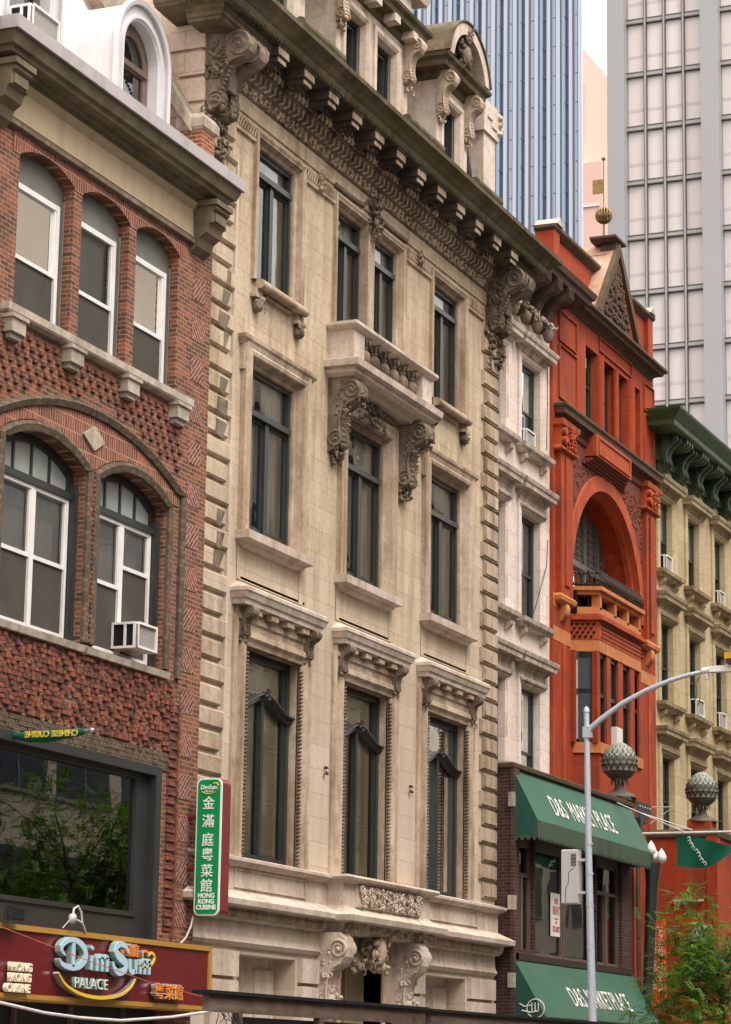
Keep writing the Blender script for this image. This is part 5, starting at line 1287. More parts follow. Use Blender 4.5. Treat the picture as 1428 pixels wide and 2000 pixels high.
f.tube([(51.562, -.45, 3.08), (51.562, -.55, 3.02), (51.562, -.72, 3.05)], .012, 5); f.tube([(51.562, -.50, 2.94), (51.562, -.7, 2.9), (51.562, -.86, 2.93)], .014, 5)
for y in (-.72, -.79, -.86): f.tube([(51.562, y, 2.93), (51.562, y, 3.1)], .012, 5)
f.build('roundel', 'lettering_white', a2)
nt_ = root('rent_notice', (54.78, -.18, 4.6), 'tall white FOR RENT notice with red lettering in the display window', 'notice')
MB().box(54.42, 55.14, F_+.13, F_+.14, 4.62, 5.56).build('paper', 'lettering_white', nt_)
for s_, z_, sz in (('FOR', 5.33, .17), ('RENT', 5.10, .25), ('(212) 555', 4.98, .09), ('call', 4.90, .09), ('752-8027', 4.72, .17)):
    if s_ == '(212) 555': s_ = '~~~~~~~'
    text(s_, sz, (54.78, F_+.128, z_), 'red_lettering', 'cable_red', nt_, ext=.002, off=.006, sx=.75, align='CENTER')
# white security box and pole
sp_ = root('street_lamp', (50, -2.60, .15), 'grey galvanised street lamp pole with long curved arm reaching right over the street', 'street lamp')
f = MB(); f.tube([(50, -2.62, .15), (50, -2.52, 3.0), (50, -2.46, 6.0), (50, -2.42, 8.86)], [.092, .084, .068, .055], 14); f.lathe((50, -2.42, 8.86), [(.066, 0), (.066, .03), (.045, .09), (.0, .13)], 12)
for z_ in (3.45, 4.15, 4.97, 5.6, 6.2): f.lathe((50, -2.5+.012*(z_-3.45), z_), [(.088, -.012), (.088, .012)], 12)
f.build('pole', 'galvanised', sp_)
f = MB(); f.tube([(50, -2.40, 8.44), (50, -2.75, 8.72), (50, -3.2, 9.02), (50, -3.7, 9.26), (50, -4.2, 9.44), (50, -4.6, 9.54), (50, -5.0, 9.60)], [.062, .06, .056, .052, .047, .043, .04], 10); f.box(49.93, 50.07, -2.53, -2.36, 8.34, 8.56); f.build('arm', 'galvanised', sp_)
f = MB(); f.box(49.9, 50.1, -5.75, -5.02, 9.56, 9.68); f.tube([(50, -4.85, 9.60), (50, -5.05, 9.62)], .065, 8); f.lathe((50, -4.95, 9.42), [(.05, 0), (.05, .12)], 8); f.build('luminaire', 'lamp_white', sp_)
f = MB(); f.tube([(50, -4.8, 9.5), (50, -4.72, 9.35), (50, -4.74, 9.15), (50, -4.68, 8.95), (50, -4.76, 8.9), (50, -4.8, 9.05)], .008, 4); f.build('loose_wire', 'black_metal', sp_)
bx = root('pole_box', (50, -2.2, 5.0), 'pale grey louvred equipment box strapped to the left of the lamp pole', 'equipment box')
f = MB(); f.xz([(49.86, 5.02), (49.86, 6.06), (49.88, 6.08), (50.12, 6.08), (50.14, 6.06), (50.14, 5.02), (50.12, 5.0), (49.88, 5.0)], -2.26, -1.93); f.box(49.95, 50.05, -2.4, -2.26, 5.2, 5.25); f.box(49.95, 50.05, -2.4, -2.26, 5.85, 5.9); f.build('housing', 'grey_plastic', bx)
f = MB()
for q in range(9): f.box(49.855, 49.862, -2.24, -2.13, 5.75+q*.028, 5.765+q*.028)
f.tube([(49.858, -2.02, 5.02), (49.858, -2.02, 5.3), (49.858, -2.08, 5.42), (49.858, -2.08, 5.62), (49.858, -2.2, 5.72)], .006, 4); f.build('vents', 'black_metal', bx)
tl = root('traffic_signal', (50, -5.46, 9.5), 'edge of a yellow traffic signal above the lamp arm at the right border', 'traffic signal')
f = MB(); f.box(49.85, 50.15, -5.75, -5.35, 9.80, 9.93); f.build('visor', 'traffic_yellow', tl); f = MB(); f.box(49.8, 50.2, -5.8, -5.40, 9.70, 9.80); f.build('housing', 'black_metal', tl)
# ================================================================ 7. red porch, finials, tulip lamp, banner
pr = root('red_porch', (69.5, .6, 0), 'red rendered porch wall with dark coping and pointed side window behind the tree', 'porch')
f = MB(); f.box(68.0, 71.5, -.26, 1.66, 0, 8.02); f.box(67.95, 68.3, -.3, 0, 0, 8.0); f.build('wall', 'painted_red_brick', pr)
f = MB(); f.mould(68.05, 71.5, -.22, [(.02, 7.9), (.1, 7.98), (.12, 8.12), (0, 8.2)], back=1.8); f.build('coping', 'sooty_ledge', pr)
f = MB(); f.box(67.9, 68.0, .1, .9, 6.25, 6.32); f.build('band', 'white_trim', pr)
f = MB(); f.lathe((67.99, .15, 5.2), [(.001, -.02), (.42, -.02), (.42, .02)], 18, 'x'); f.box(67.97, 68.0, -.2, .5, 4.2, 5.2); f.build('pointed_window', 'frosted', pr)
f = MB(); f.box(67.92, 67.98, -.35, .7, 4.0, 4.12); f.box(67.9, 68.0, -.28, -.2, 3.4, 5.9); f.build('string_course', 'painted_red_stone', pr)
f = MB(); f.box(68.05, 68.7, -.1, .55, 8.2, 8.42); f.build('finial_plinth', 'painted_red_stone', pr)
po = root('porch_pier', (60.9, .1, 0), 'narrow red and dark pier rising beside the right end of the upper green awning', 'pier')
f = MB(); f.box(60.25, 60.45, -.3, .3, 0, 7.7); f.build('pier_face', 'painted_red_stone', po)
f = MB(); f.box(60.5, 60.75, -.32, .3, 0, 7.4); f.box(60.15, 61.2, -.2, .6, 7.5, 7.85); f.build('pier_body', 'sooty_ledge', po)
f = MB(); f.box(60.45, 61.1, -.1, .5, 7.85, 8.2); f.build('pier_top', 'painted_red_stone', po)
f = MB(); f.mould(60.5, 61.05, -.05, [(.02, 8.18), (.1, 8.2), (.1, 8.27), (0, 8.32)], back=.5); f.build('pier_cap', 'sooty_ledge', po)
pq = root('bolted_plate', (61.9, 0, 8.0), 'dark metal plate with a row of bright studs beside the flagpole base', 'metal plate')
f = MB(); f.box(61.15, 62.7, -.03, .02, 8.03, 8.28); f.box(61.2, 62.5, -.0, .3, 7.8, 8.03); f.build('plate', 'charcoal', pq)
f = MB()
for q in range(5): f.ell((61.7+q*.22, -.04, 8.18), (.025, .015, .02), 6)
f.build('studs', 'lamp_white', pq)
def finial(x, y, z0, label):
    r_ = root('pineapple_finial', (x, y, z0), label, 'finial', 'bronze pineapple finials')
    f = MB(); f.lathe((x, y, z0), [(.42, 0), (.42, .04), (.34, .10), (.24, .14), (.15, .2), (.11, .30), (.13, .40), (.18, .46)], 20); f.build('stem', 'finial_bronze', r_)
    prof = [(.14, .44), (.26, .50), (.36, .60), (.425, .74), (.44, .88), (.42, 1.0), (.37, 1.12), (.28, 1.24), (.16, 1.33), (.05, 1.37), (0, 1.375)]
    f = MB(); f.lathe((x, y, z0), prof[:6], 22); f.build('bulb', 'finial_bronze', r_)
    f = MB(); f.lathe((x, y, z0), prof[5:], 22); f.build('weathered_top', 'finial_grey', r_)
    f = MB(); n = 18
    for row, (rr, h) in enumerate([(.43, .80), (.435, .90), (.405, 1.03), (.33, 1.15), (.22, 1.26)]):
        for q in range(n):
            t = (q+.5*(row % 2))*2*math.pi/n; cx, cy = x+rr*math.cos(t), y+rr*math.sin(t); k = .028 if row < 4 else .02
            f.ell((cx, cy, z0+h), (k, k, .03), 4)
    f.build('scale_gaps', 'black_felt', r_)
    f = MB()
    for row, (rr, h) in enumerate([(.425, .68), (.447, .84), (.43, .96), (.385, 1.08), (.29, 1.2)]):
        for q in range(n):
            t = (q+.5*(row % 2))*2*math.pi/n; c_, s_ = math.cos(t), math.sin(t)
            f.add([(x+rr*math.cos(t-.15), y+rr*math.sin(t-.15), z0+h-.03), (x+rr*math.cos(t+.15), y+rr*math.sin(t+.15), z0+h-.03), (x+(rr+.02)*c_, y+(rr+.02)*s_, z0+h+.07)], [(0, 1, 2)])
    f.build('scales', 'finial_grey', r_)
    f = MB()
    for q in range(16):
        t = q*math.pi/8; f.add([(x+.20*math.cos(t-.2), y+.2*math.sin(t-.2), z0+.50), (x+.2*math.cos(t+.2), y+.2*math.sin(t+.2), z0+.5), (x+.27*math.cos(t), y+.27*math.sin(t), z0+.30)], [(0, 1, 2)])
    f.build('leaf_collar', 'finial_bronze', r_)
finial(60.78, .2, 8.28, 'large dark bronze pineapple finial nearer the lamp pole, in front of the red building')
finial(68.4, .22, 8.40, 'bronze pineapple finial with pale top rising above the tree, farther right')
tp = root('tulip_lamp', (60, -.8, 0), 'cluster of white tulip-shaped lamps on a tapering dark column beside the awning', 'lamp')
f = MB(); f.tube([(60, -.62, .1), (60, -.68, 3.2), (60, -.83, 6.1), (60, -.85, 6.62)], [.10, .11, .15, .20], 10); f.build('column', 'window_green_black', tp)
for dy, dx, z_ in ((.22, 0, 6.66), (-.22, 0, 6.62), (0, -.12, 6.80), (0, .15, 6.65)):
    f = MB(); f.lathe((60+dx, -.85+dy, z_), [(.03, 0), (.11, .06), (.12, .15), (.08, .25), (.0, .36)], 10); f.build('tulip_shade', 'lamp_white', tp)
bn = root('vertical_banner', (60.5, -.78, 3.2), 'bright orange-red vertical blade sign with sideways white lettering behind the tree', 'sign')
f = MB(); f.box(60.5, 60.62, -.98, -.58, 3.2, 5.34); f.build('panel', 'banner_orange', bn)
rmv = Matrix.Rotation(R(-90), 4, 'Z') @ Matrix.Rotation(R(90), 4, 'X') @ Matrix.Rotation(R(-90), 4, 'Z')
text('JAPANESE CUISINE', .15, (60.49, -.83, 5.15), 'banner_lettering', 'lettering_white', bn, rot=rmv, ext=.003, off=.003, spacing=1.25)
text('GROCERY  AND MORE', .12, (60.49, -.69, 5.1), 'banner_lettering', 'lettering_white', bn, rot=rmv, ext=.003, off=.002, spacing=1.2)
fp = root('flagpole', (60.3, -.35, 7.36), 'white horizontal flagpole with stay wires projecting beside the upper awning', 'flagpole')
f = MB(); f.tube([(60.3, -.4, 7.36), (60.3, -3.6, 7.36)], .03, 8); f.build('pole', 'cable_white', fp)
f = MB(); f.box(60.2, 60.4, -.5, -.3, 7.25, 7.75); f.build('bracket', 'window_green_black', fp)
f = MB(); f.tube([(58.7, -.3, 7.98), (60.3, -1.55, 7.38)], .015, 4); f.tube([(60.3, -.35, 7.9), (60.3, -1.75, 7.42)], .015, 4); f.build('stay_wire', 'cable_white', fp)
fg = MB(); n = 16; vs = []
for i in range(n+1):
    t = i/n; y = -1.35-1.5*t; sag = .75*(1-t)**1.2+.32*math.sin(math.pi*t)
    for k, u_ in enumerate((0, .33, .66, 1)): vs.append((60.3+.07*math.sin(9*t+3*u_), y, 7.33-.42*t*(0 if t < .2 else .8)*u_*0-(.02+sag*u_)-(.42*max(0, t-.2))))
fg.add(vs, [(4*i+k, 4*i+k+1, 4*i+k+5, 4*i+k+4) for i in range(n) for k in range(3)], True)
fgr = root('green_flag', (60.3, -1.6, 6.5), 'crumpled green flag with white marks hanging from the horizontal pole', 'flag')
fg.build('cloth', 'flag_green', fgr)
f = MB(); rd = random.Random(14)
for q in range(9):
    y, z_ = -1.62-.05*q+rd.uniform(-.03, .03), 7.22-.075*q; f.tube([(60.22, y, z_), (60.2, y-.05, z_+.04), (60.2, y-.09, z_-.02), (60.21, y-.04, z_-.05)], .012, 4)
f.build('flag_marks', 'lettering_white', fgr)
# ================================================================ 8. restaurant signs
rs = root('restaurant_sign', (33.3, -.5, 2.5), 'long dark red restaurant fascia with gold border and neon DimSum PALACE lettering', 'sign')
f = MB(); f.box(26.5, 36.62, -.58, B-.01, 2.56, 3.44); f.build('panel', 'sign_red', rs)
f = MB(); f.wall(rect(26.4, 36.69, 2.52, 3.50), [rect(26.6, 36.60, 2.585, 3.425)], -.61, .06); f.box(26.4, 36.69, -.6, B, 3.46, 3.50); f.box(26.4, 36.69, -.6, B, 2.5, 2.54); f.build('border', 'sign_gold', rs)
def neon(s_, size, x, z, fm, sm_, sx=1., sp=1., shear=0., dep=.07, off=.008):
    text(s_, size, (x, -.61-dep/2, z), 'channel_letters', sm_, rs, ext=dep/2, off=off, sx=sx, spacing=sp, shear=shear)
    text(s_, size, (x, -.615-dep, z), 'letter_faces', fm, rs, ext=.004, off=off-.004, sx=sx, spacing=sp, shear=shear)
neon('HONG', .15, 30.48, 2.885, 'letter_cream', 'letter_cream', 1.22, 1.0, 0, .06)
neon('KONG', .15, 30.48, 2.745, 'letter_cream', 'letter_cream', 1.22, 1.0, 0, .06)
neon('CUISINE', .15, 30.38, 2.605, 'letter_cream', 'letter_cream', 1.14, 1.0, 0, .06)
def stroke(pts, r_, mat1, mat2, name='channel_letters', par=None, y0=-.63, dep=.06):
    # calligraphic stroke: ribbon (x,z,width) as a raised letter
    for yy0, yy1, mt, sh in ((y0-dep, y0+.02, mat2, 0), (y0-dep-.012, y0-dep, mat1, -.006)):
        f = MB(); n = len(pts); L = []; Rr = []
        for i in range(n):
            a, b = pts[max(i-1, 0)], pts[min(i+1, n-1)]; t = Vector((b[0]-a[0], b[1]-a[1])); t.normalize()
            w_ = pts[i][2]/2+sh; L.append((pts[i][0]-t.y*w_, pts[i][1]+t.x*w_)); Rr.append((pts[i][0]+t.y*w_, pts[i][1]-t.x*w_))
        for i in range(n-1): f.xz([L[i], L[i+1], Rr[i+1], Rr[i]], yy0, yy1)
        f.build(name if mt == mat2 else 'letter_faces', mt, par or rs)
def curve(P, n=26):
    """Catmull-Rom through (x,z,w)"""
    out = []; Q = [P[0]]+P+[P[-1]]
    for i in range(1, len(Q)-2):
        for k in range(max(2, n//(len(P)-1))):
            t = k/max(2, n//(len(P)-1)); p = []
            for c in range(3):
                a, b, c_, d_ = Q[i-1][c], Q[i][c], Q[i+1][c], Q[i+2][c]
                p.append(.5*(2*b+(c_-a)*t+(2*a-5*b+4*c_-d_)*t*t+(3*b-a-3*c_+d_)*t**3))
            out.append(tuple(p))
    out.append(P[-1]); return out
def letter(P, ox, oz, sx, sz, ws=1.):
    stroke([(ox+a*sx, oz+b*sz, w_*ws) for a, b, w_ in curve(P)], 0, 'letter_blue', 'letter_teal_side')
ox, oz = 31.72, 2.98
# D
letter([(.42, .05, .07), (.42, .5, .11), (.42, .93, .08)], ox, oz, .95, .37)
letter([(.02, .28, .03), (.08, .12, .07), (.3, .02, .09), (.58, .06, .10), (.78, .35, .13), (.76, .70, .12), (.55, .95, .09), (.30, .98, .08), (.10, .80, .09), (.06, .6, .08), (.18, .42, .03)], ox, oz, .95, .39)
# i m
letter([(0, 0, .07), (0, .55, .09)], ox+.93, oz, .3, .36); letter([(0, .78, .08), (.06, .9, .10)], ox+.93, oz, .3, .36)
for k in range(3): letter([(0, 0, .07), (0, .45, .09), (.0, .56, .07)], ox+1.10+k*.15, oz-.01, .3, .36)
for k in range(2): letter([(0, .38, .03), (.12, .56, .06), (.30, .50, .08)], ox+1.12+k*.15, oz, .5, .36)
# S
letter([(.92, .72, .06), (.72, .95, .09), (.35, .98, .10), (.16, .74, .12), (.42, .52, .14), (.78, .34, .13), (.76, .10, .11), (.42, -.03, .10), (.12, .12, .09), (.04, .34, .05)], ox+1.55, oz+.0, .52, .40)
# u m
letter([(0, .56, .08), (0, .15, .09), (.25, .02, .07), (.5, .12, .06)], ox+2.1, oz, .34, .36); letter([(0, .56, .08), (0, 0, .08)], ox+2.28, oz, .3, .36)
for k in range(3): letter([(0, 0, .07), (0, .45, .09), (.0, .56, .07)], ox+2.42+k*.14, oz-.0, .3, .36)
for k in range(2): letter([(0, .38, .03), (.12, .56, .06), (.28, .50, .08)], ox+2.44+k*.14, oz, .5, .36)
text('PALACE', .215, (32.2, -.65, 2.715), 'channel_letters', 'letter_teal_side', rs, ext=.02, off=.002, sx=1.32, spacing=1.0)
text('PALACE', .215, (32.2, -.68, 2.715), 'letter_faces', 'sign_white', rs, ext=.004, off=-.004, sx=1.32, spacing=1.0)
stroke(curve([(31.72, 2.90, .03), (31.95, 2.74, .045), (32.4, 2.63, .055), (32.95, 2.60, .06), (33.5, 2.65, .055), (33.85, 2.77, .045), (34.0, 2.90, .03)], 40), 0, 'letter_yellow', 'chrome_side')
stroke(curve([(34.05, 3.12, .03), (34.28, 3.08, .04), (34.5, 3.14, .05), (34.58, 3.24, .05), (34.48, 3.30, .045), (34.38, 3.24, .03)], 30), 0, 'letter_yellow', 'chrome_side')
stroke(curve([(34.38, 3.24, .03), (34.33, 3.31, .045), (34.22, 3.30, .04), (34.2, 3.22, .03)], 16), 0, 'letter_orange', 'chrome_side')
neon('金滿庭', .19, 33.50, 3.235, 'letter_orange', 'chrome_side', 1.05, 1.0, 0, .07, .006)
neon('粵菜館', .24, 34.62, 2.665, 'letter_orange', 'chrome_side', 1.3, 1.05, 0, .08, .006)
bs_ = root('blade_sign', (36.4, -.55, 3.95), 'tall green vertical sign with white Chinese characters and HONG KONG CUISINE on a red box', 'sign')
def rrect(y0, y1, z0, z1, r_, n=6):
    p = []
    for cy, cz, a0 in ((y0+r_, z0+r_, 180), (y1-r_, z0+r_, 270), (y1-r_, z1-r_, 0), (y0+r_, z1-r_, 90)):
        for k in range(n+1): t = R(a0+90*k/n); p.append((cy+r_*math.cos(t), cz+r_*math.sin(t)))
    return p
f = MB(); f.yz(rrect(-.845, -.41, 3.96, 6.09, .10), 36.42, 36.72); f.build('box', 'sign_maroon', bs_)
f = MB(); f.yz(rrect(-.845, -.41, 3.96, 6.09, .10), 36.395, 36.42); f.build('rim', 'sign_white', bs_)
f = MB(); f.yz(rrect(-.82, -.435, 3.985, 6.065, .085), 36.385, 36.396); f.build('face', 'sign_green', bs_)
for ch, z_ in zip('金滿庭粵菜館', (5.62, 5.34, 5.05, 4.82, 4.57, 4.34)): text(ch, .215, (36.38, -.628, z_), 'characters', 'sign_white', bs_, 'side', ext=.003, off=.002, align='CENTER')
for s_, z_ in (('HONG', 4.235), ('KONG', 4.145), ('CUISINE', 4.055)): text(s_, .098, (36.38, -.628, z_), 'lettering', 'sign_white', bs_, 'side', ext=.003, off=.004, align='CENTER', sx=.95)
text('DimSum', .10, (36.38, -.628, 5.915), 'logo_lettering', 'sign_white', bs_, 'side', ext=.003, off=.002, align='CENTER', sx=.85)
text('PALACE', .045, (36.38, -.628, 5.865), 'logo_lettering', 'sign_white', bs_, 'side', ext=.003, off=.0, align='CENTER')
f = MB(); f.tube([(36.379, -.628+.13*math.cos(t), 5.91+.07*math.sin(t)) for t in [R(200+k*14) for k in range(11)]], .007, 4); f.tube([(36.379, -.70, 6.0), (36.379, -.76, 6.01), (36.379, -.79, 5.97)], .012, 4); f.build('logo_arc', 'letter_yellow', bs_)
f = MB()
for z_ in (4.7, 5.5): f.tube([(36.5, B, z_), (36.5, -.45, z_)], .03, 6)
f.build('arm', 'sign_maroon', bs_)
f = MB(); f.tube([(36.45, -.38, 3.95), (36.42, -.36, 3.8), (36.3, -.34, 3.62), (36.15, -.3, 3.5)], .016, 5); single(f, 'power_cable', 'cable_white', (36.3, -.3, 3.5), 'white cable curving from the foot of the green blade sign to the fascia', 'cable')
for x, lab in ((30.42, 'black square floodlight at the far left above the red fascia'),):
    fl = root('floodlight', (x, -.6, 3.5), lab, 'floodlight'); f = MB(); f.box(x-.17, x+.17, -.78, -.66, 3.53, 3.72); f.tube([(x-.19, -.7, 3.52), (x-.19, -.7, 3.66)], .012, 4); f.tube([(x+.19, -.7, 3.52), (x+.19, -.7, 3.66)], .012, 4); f.build('housing', 'black_metal', fl)
    MB().box(x-.14, x+.14, -.79, -.78, 3.55, 3.70).build('lens', 'opp_window', fl)
jb = root('cable_junction', (32.2, -.6, 3.5), 'white junction box with looping cables above the neon lettering', 'junction box')
f = MB(); f.lathe((32.12, -.66, 3.66), [(.001, -.03), (.07, -.03), (.07, .03), (.001, .03)], 10, 'y'); f.build('box', 'cable_white', jb)
f = MB(); f.tube([(32.12, -.66, 3.7), (32.15, -.66, 3.80), (32.26, -.66, 3.84), (32.36, -.66, 3.76), (32.40, -.66, 3.62)], .016, 5); f.tube([(32.17, -.66, 3.66), (32.4, -.66, 3.62), (32.58, -.62, 3.5)], .014, 5); f.tube([(32.08, -.66, 3.66), (31.92, -.62, 3.52)], .008, 4); f.build('cable', 'cable_white', jb)
f = MB(); f.tube([(28, -.9, 2.56), (29.84, -.9, 2.44), (31.0, -.9, 2.34), (32.0, -.9, 2.30), (33.2, -.9, 2.29), (34.8, -.9, 2.38), (36.1, -.9, 2.50)], .022, 6); single(f, 'sagging_hose', 'cable_white', (32, -.9, 2.3), 'white hose sagging under the red fascia', 'hose')
f = MB(); f.tube([(29.6, -.95, 3.42), (32.0, -.95, 3.09), (34.0, -.95, 2.85), (36.2, -.95, 2.66)], .006, 4); single(f, 'red_string', 'cable_red', (33, -.95, 2.7), 'thin red and white string slanting across the red fascia', 'string')
fr_ = root('furled_flag', (31.0, -.9, 6.1), 'furled green flag with yellow lettering on a pole over the restaurant window', 'flag')
f = MB(); f.tube([(31, B, 6.09), (31, -1.42, 6.13)], .02, 6); f.ell((31, -1.46, 6.13), (.04, .05, .04), 8); f.build('pole', 'chrome_side', fr_)
f = MB(); f.tube([(31, -.24, 6.10), (31, -.5, 6.07), (31, -.8, 6.07), (31, -1.1, 6.09), (31, -1.36, 6.12)], [.04, .075, .085, .06, .045], 10); f.build('cloth', 'flag_green', fr_)
text('CHINESE CUISINE', .115, (30.912, -1.30, 6.055), 'flag_lettering', 'flag_yellow', fr_, 'side', ext=.006, off=.004, sx=-.92)
# ================================================================ 9. dining sheds at the kerb
def shed(x0, x1, zt, label, yb=-4.0):
    r_ = root('dining_shed', ((x0+x1)/2, yb+.9, 0), label, 'dining shed', 'wooden kerbside dining sheds')
    MB().box(x0, x1, yb-.05, yb+.05, zt-.26, zt-.05).build('beam', 'aged_wood', r_)
    f = MB(); f.box(x0-.08, x1+.05, yb-.10, yb+.16, zt-.045, zt); f.build('roof_felt', 'black_felt', r_)
    f = MB(); x = x0+.85
    while x < x1: f.box(x, x+.12, yb-.05, yb+.05, .15, zt-.262); x += 2.6
    for k in range(3): f.box(x0+.1, x1-.1, yb+.0, yb+.05, .2+k*.3, .45+k*.3)
    f.build('post', 'aged_wood', r_)
    f = MB(); f.box(x0+.97, x1-.1, yb+.06, yb+.08, .3, zt-.30); f.build('back_panel', 'charcoal', r_)
shed(29.6, 37.0, 2.60, 'weathered wooden dining shed with black felt roof along the bottom left')
shed(37.25, 47.6, 2.585, 'farther dark wooden dining shed with black roof along the bottom right')
f = MB(); rd = random.Random(2)
for _ in range(14):
    x = 30.1+rd.uniform(-.25, .3); f.tube([(x, -4.05, 2.33), (x+rd.uniform(-.1, .1), -4.08, 2.28+rd.uniform(-.08, .03)), (x+rd.uniform(-.2, .2), -4.05, 2.2+rd.uniform(-.1, .1))], .006, 4)
single(f, 'tangled_wires', 'black_metal', (30.1, -4.05, 2.2), 'tangle of black wires under the left end of the wooden shed beam', 'wires')
f = MB(); f.tube([(33.8, -4.12, 1.9), (33.8, -4.12, 2.24)], .02, 8); single(f, 'orange_light_stick', 'letter_orange', (33.8, -4.12, 1.9), 'small orange and green stick hanging below the shed beam', 'light stick')
# ================================================================ 10. street tree
tr_ = root('street_tree', (54.3, -4.0, 0), 'young street tree with feathery bright green leaves in front of the red porch', 'tree')
f = MB(); f.tube([(54.3, -4, 0), (54.28, -4.02, 1.5), (54.35, -4.0, 2.8), (54.2, -4.05, 3.6)], [.10, .085, .07, .05], 8); f.build('trunk', 'bark', tr_)
rd = random.Random(21); limbs = MB(); leafA = MB(); leafB = MB()
C0 = Vector((54.3, -4.15, 4.55))
tips = []
for k in range(30):
    a = rd.uniform(0, 2*math.pi); el = rd.uniform(-.35, 1.15); Lr = rd.uniform(1.2, 2.35)*(1 if el < .6 else 1.05)
    d_ = Vector((math.cos(a)*math.cos(el)*1.15, math.sin(a)*math.cos(el)*.85, math.sin(el))); st = Vector((54.3, -4.02, rd.uniform(2.6, 4.0)))
    pts = [st+d_*Lr*t+Vector((0, 0, .5*t*(1-t)-.15*t*t)) for t in (0, .3, .6, .85, 1)]
    limbs.tube(pts, [.022, .015, .010, .006, .004], 5); tips.append(pts)
limbs.build('limb', 'bark', tr_)
def spray(mb, p, dirv, L, n):
    side = dirv.cross(Vector((0, 0, 1))); 
    if side.length < .1: side = Vector((1, 0, 0))
    side.normalize(); upv = side.cross(dirv)
    for i in range(n):
        t = (i+1)/n; q = p+dirv*L*t+Vector((0, 0, -.12*L*t*t))
        for s_ in (-1, 1):
            lv = (side*s_+dirv*.5+upv*rd.uniform(-.2, .25)).normalized(); ln = .095*(1-.3*t)*rd.uniform(.8, 1.2)
            w_ = dirv*.022
            mb.add([q, q+lv*ln*.5+w_, q+lv*ln, q+lv*ln*.5-w_], [(0, 1, 2, 3)])
for pts in tips:
    for _ in range(85):
        i = rd.choice((1, 2, 2, 3, 3, 3)); t = rd.random(); p = pts[i]*(1-t)+pts[min(i+1, 4)]*t
        p = p+Vector((rd.gauss(0, .24), rd.gauss(0, .24), rd.gauss(0, .2)))
        dv = Vector((rd.gauss(0, 1), rd.gauss(0, 1), rd.gauss(-.1, .5))).normalized()
        spray(leafA if rd.random() < .6 else leafB, p, dv, rd.uniform(.2, .36), 7)
leafA.build('crown', 'leaf', tr_, recalc=False); leafB.build('crown_dark_leaves', 'leaf_dark', tr_, recalc=False)  # second, darker leaf green mixed in at random
for k_, (dx, dy, lab) in enumerate(((9.5, -13.0, 'street tree on the far pavement, seen as green foliage reflected in the restaurant window'), (14.5, -13.4, 'second reflected street tree on the far pavement, beyond the first'))):
    c_ = copy_thing(tr_, (dx, dy, 0), lab, 'trees across the street'); c_.scale = (1.75, 1.5, 1.75); c_.rotation_euler = (0, 0, 1.1*k_+.4)
# ================================================================ 11. far towers
gt = root('grey_tower', (190, 20, 0), 'pale grey office tower with blinds behind gridded windows, filling the right background', 'tower')
TX = 180.
f = MB(); f.box(TX, TX+40, -20, 37.0, 0, 130); f.build('wall', 'tower_mullion', gt)
y = 37.0; bays = []
f = MB(); f.box(TX-.9, TX, 35.95, 37.3, 0, 130); f.box(TX-.9, TX, 28.55, 29.95, 0, 130); f.box(TX-.9, TX, 21.2, 22.6, 0, 130); f.box(TX-.9, TX, 13.9, 15.3, 0, 130)
f.build('pier', 'tower_pier', gt)
zrow = [80.83+(k)*(-4.35) for k in range(-12, 16)]
bl = MB(); dk = MB(); ml = MB(); bd = MB()
for ya in (29.95, 22.6, 15.3):
    for q in range(4):
        y0 = ya+q*1.5; y1 = y0+1.5
        ml.box(TX-.30, TX, y0-.07, y0+.07, 30, 130)
        dk.box(TX-.32, TX-.0, y0-.11, y0-.07, 30, 130); dk.box(TX-.31, TX, y0+.07, y0+.12, 30, 130)
        for z_ in zrow:
            bl.box(TX-.02, TX+.05, y0+.10, y1-.10, z_+.45, z_+4.30)
            bd.box(TX-.03, TX-.015, y0+.16, y1-.14, z_+1.55, z_+1.8)
for ya in (29.95, 22.6, 15.3):
    for z_ in zrow:
        ml.box(TX-.22, TX, ya, ya+6.0, z_+.05, z_+.32); dk.box(TX-.25, TX-.0, ya, ya+6.0, z_+.32, z_+.40); dk.box(TX-.25, TX, ya, ya+6, z_-.03, z_+.05)
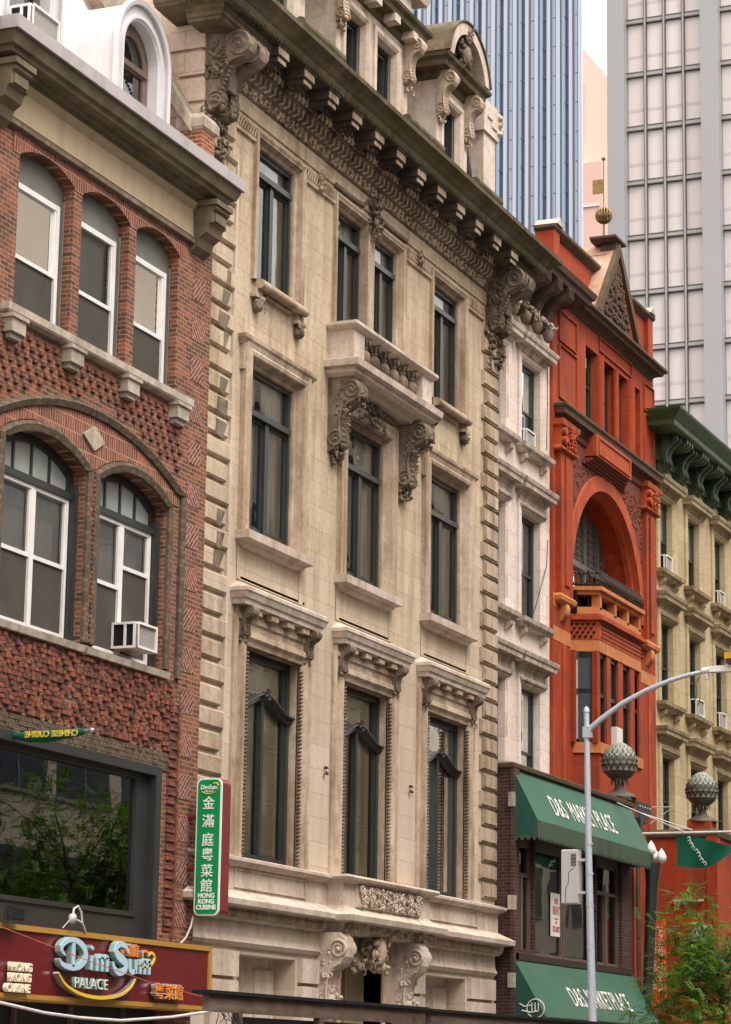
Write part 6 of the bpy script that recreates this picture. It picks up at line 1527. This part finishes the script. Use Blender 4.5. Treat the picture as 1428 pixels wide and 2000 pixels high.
bl.build('window_blind', 'tower_blind', gt); bd.build('blind_band', 'tower_shade_band', gt); dk.build('dark_joint', 'tower_dark', gt); ml.build('mullion', 'tower_mullion', gt)  # thin dark lines run beside the mullions and floor bands
for ch in gt.children:
    if ch.name.split('.')[0] in ('window_blind', 'blind_band', 'mullion', 'dark_joint'): ch['kind'] = 'stuff'
bt = root('blue_tower', (310, 95, 0), 'tall blue glass tower with vertical white fins behind the limestone roof', 'tower')
BX = 300.
f = MB(); f.xy([(BX, 78.2), (BX, 135), (BX+40, 135), (BX+40, 92.5)], 0, 190); f.build('wall', 'blue_panel', bt)
strips = {k: MB() for k in ('fin_white', 'fin_pale', 'fin_dark')}; y = 78.2; rd = random.Random(8)
pat = [(.52, 'fin_white', .5), (.08, 'fin_dark', .3), (.40, 'fin_pale', .45), (.32, 'fin_dark', .4), (.48, 'fin_white', .5), (.56, None, 0), (.40, 'fin_pale', .45), (.26, 'fin_dark', .35)]
while y < 134:
    for wd, c, pj in pat:
        wd *= rd.uniform(.92, 1.08)
        if c: strips[c].box(BX-pj, BX, y, y+wd, 20, 190)
        y += wd
for k_, nm in (('fin_white', 'white_fin'), ('fin_pale', 'pale_fin'), ('fin_dark', 'dark_fin')): strips[k_].build(nm, k_, bt)['kind'] = 'stuff'
jl = MB(); y = 78.7
while y < 133:
    for z_ in range(60, 190, 4): jl.box(BX-.47, BX-.40, y, y+.35, z_, z_+.16)
    y += 1.5
jl.build('joint_mark', 'blue_panel', bt)['kind'] = 'stuff'
pt = root('pink_tower', (520, 140, 0), 'pale pink stepped tower with distance haze put into its colour, between the blue and grey towers', 'tower')
f = MB(); f.box(500, 540, 142.6, 170, 0, 196); f.box(500, 540, 138.6, 142.6, 0, 192); f.box(505, 540, 143.8, 170, 196, 212); f.box(505, 540, 145.5, 170, 212, 222); f.box(508, 540, 137.4, 142.6, 0, 185); f.build('wall', 'pink_tower', pt)
f = MB()
for y in (143.5, 145.2, 147, 149): f.box(499.8, 500.2, y, y+.8, 100, 190)
for z_ in range(110, 190, 12): f.box(499.7, 500, 139, 150, z_, z_+.5)
f.build('window_strip', 'tower_blind', pt)
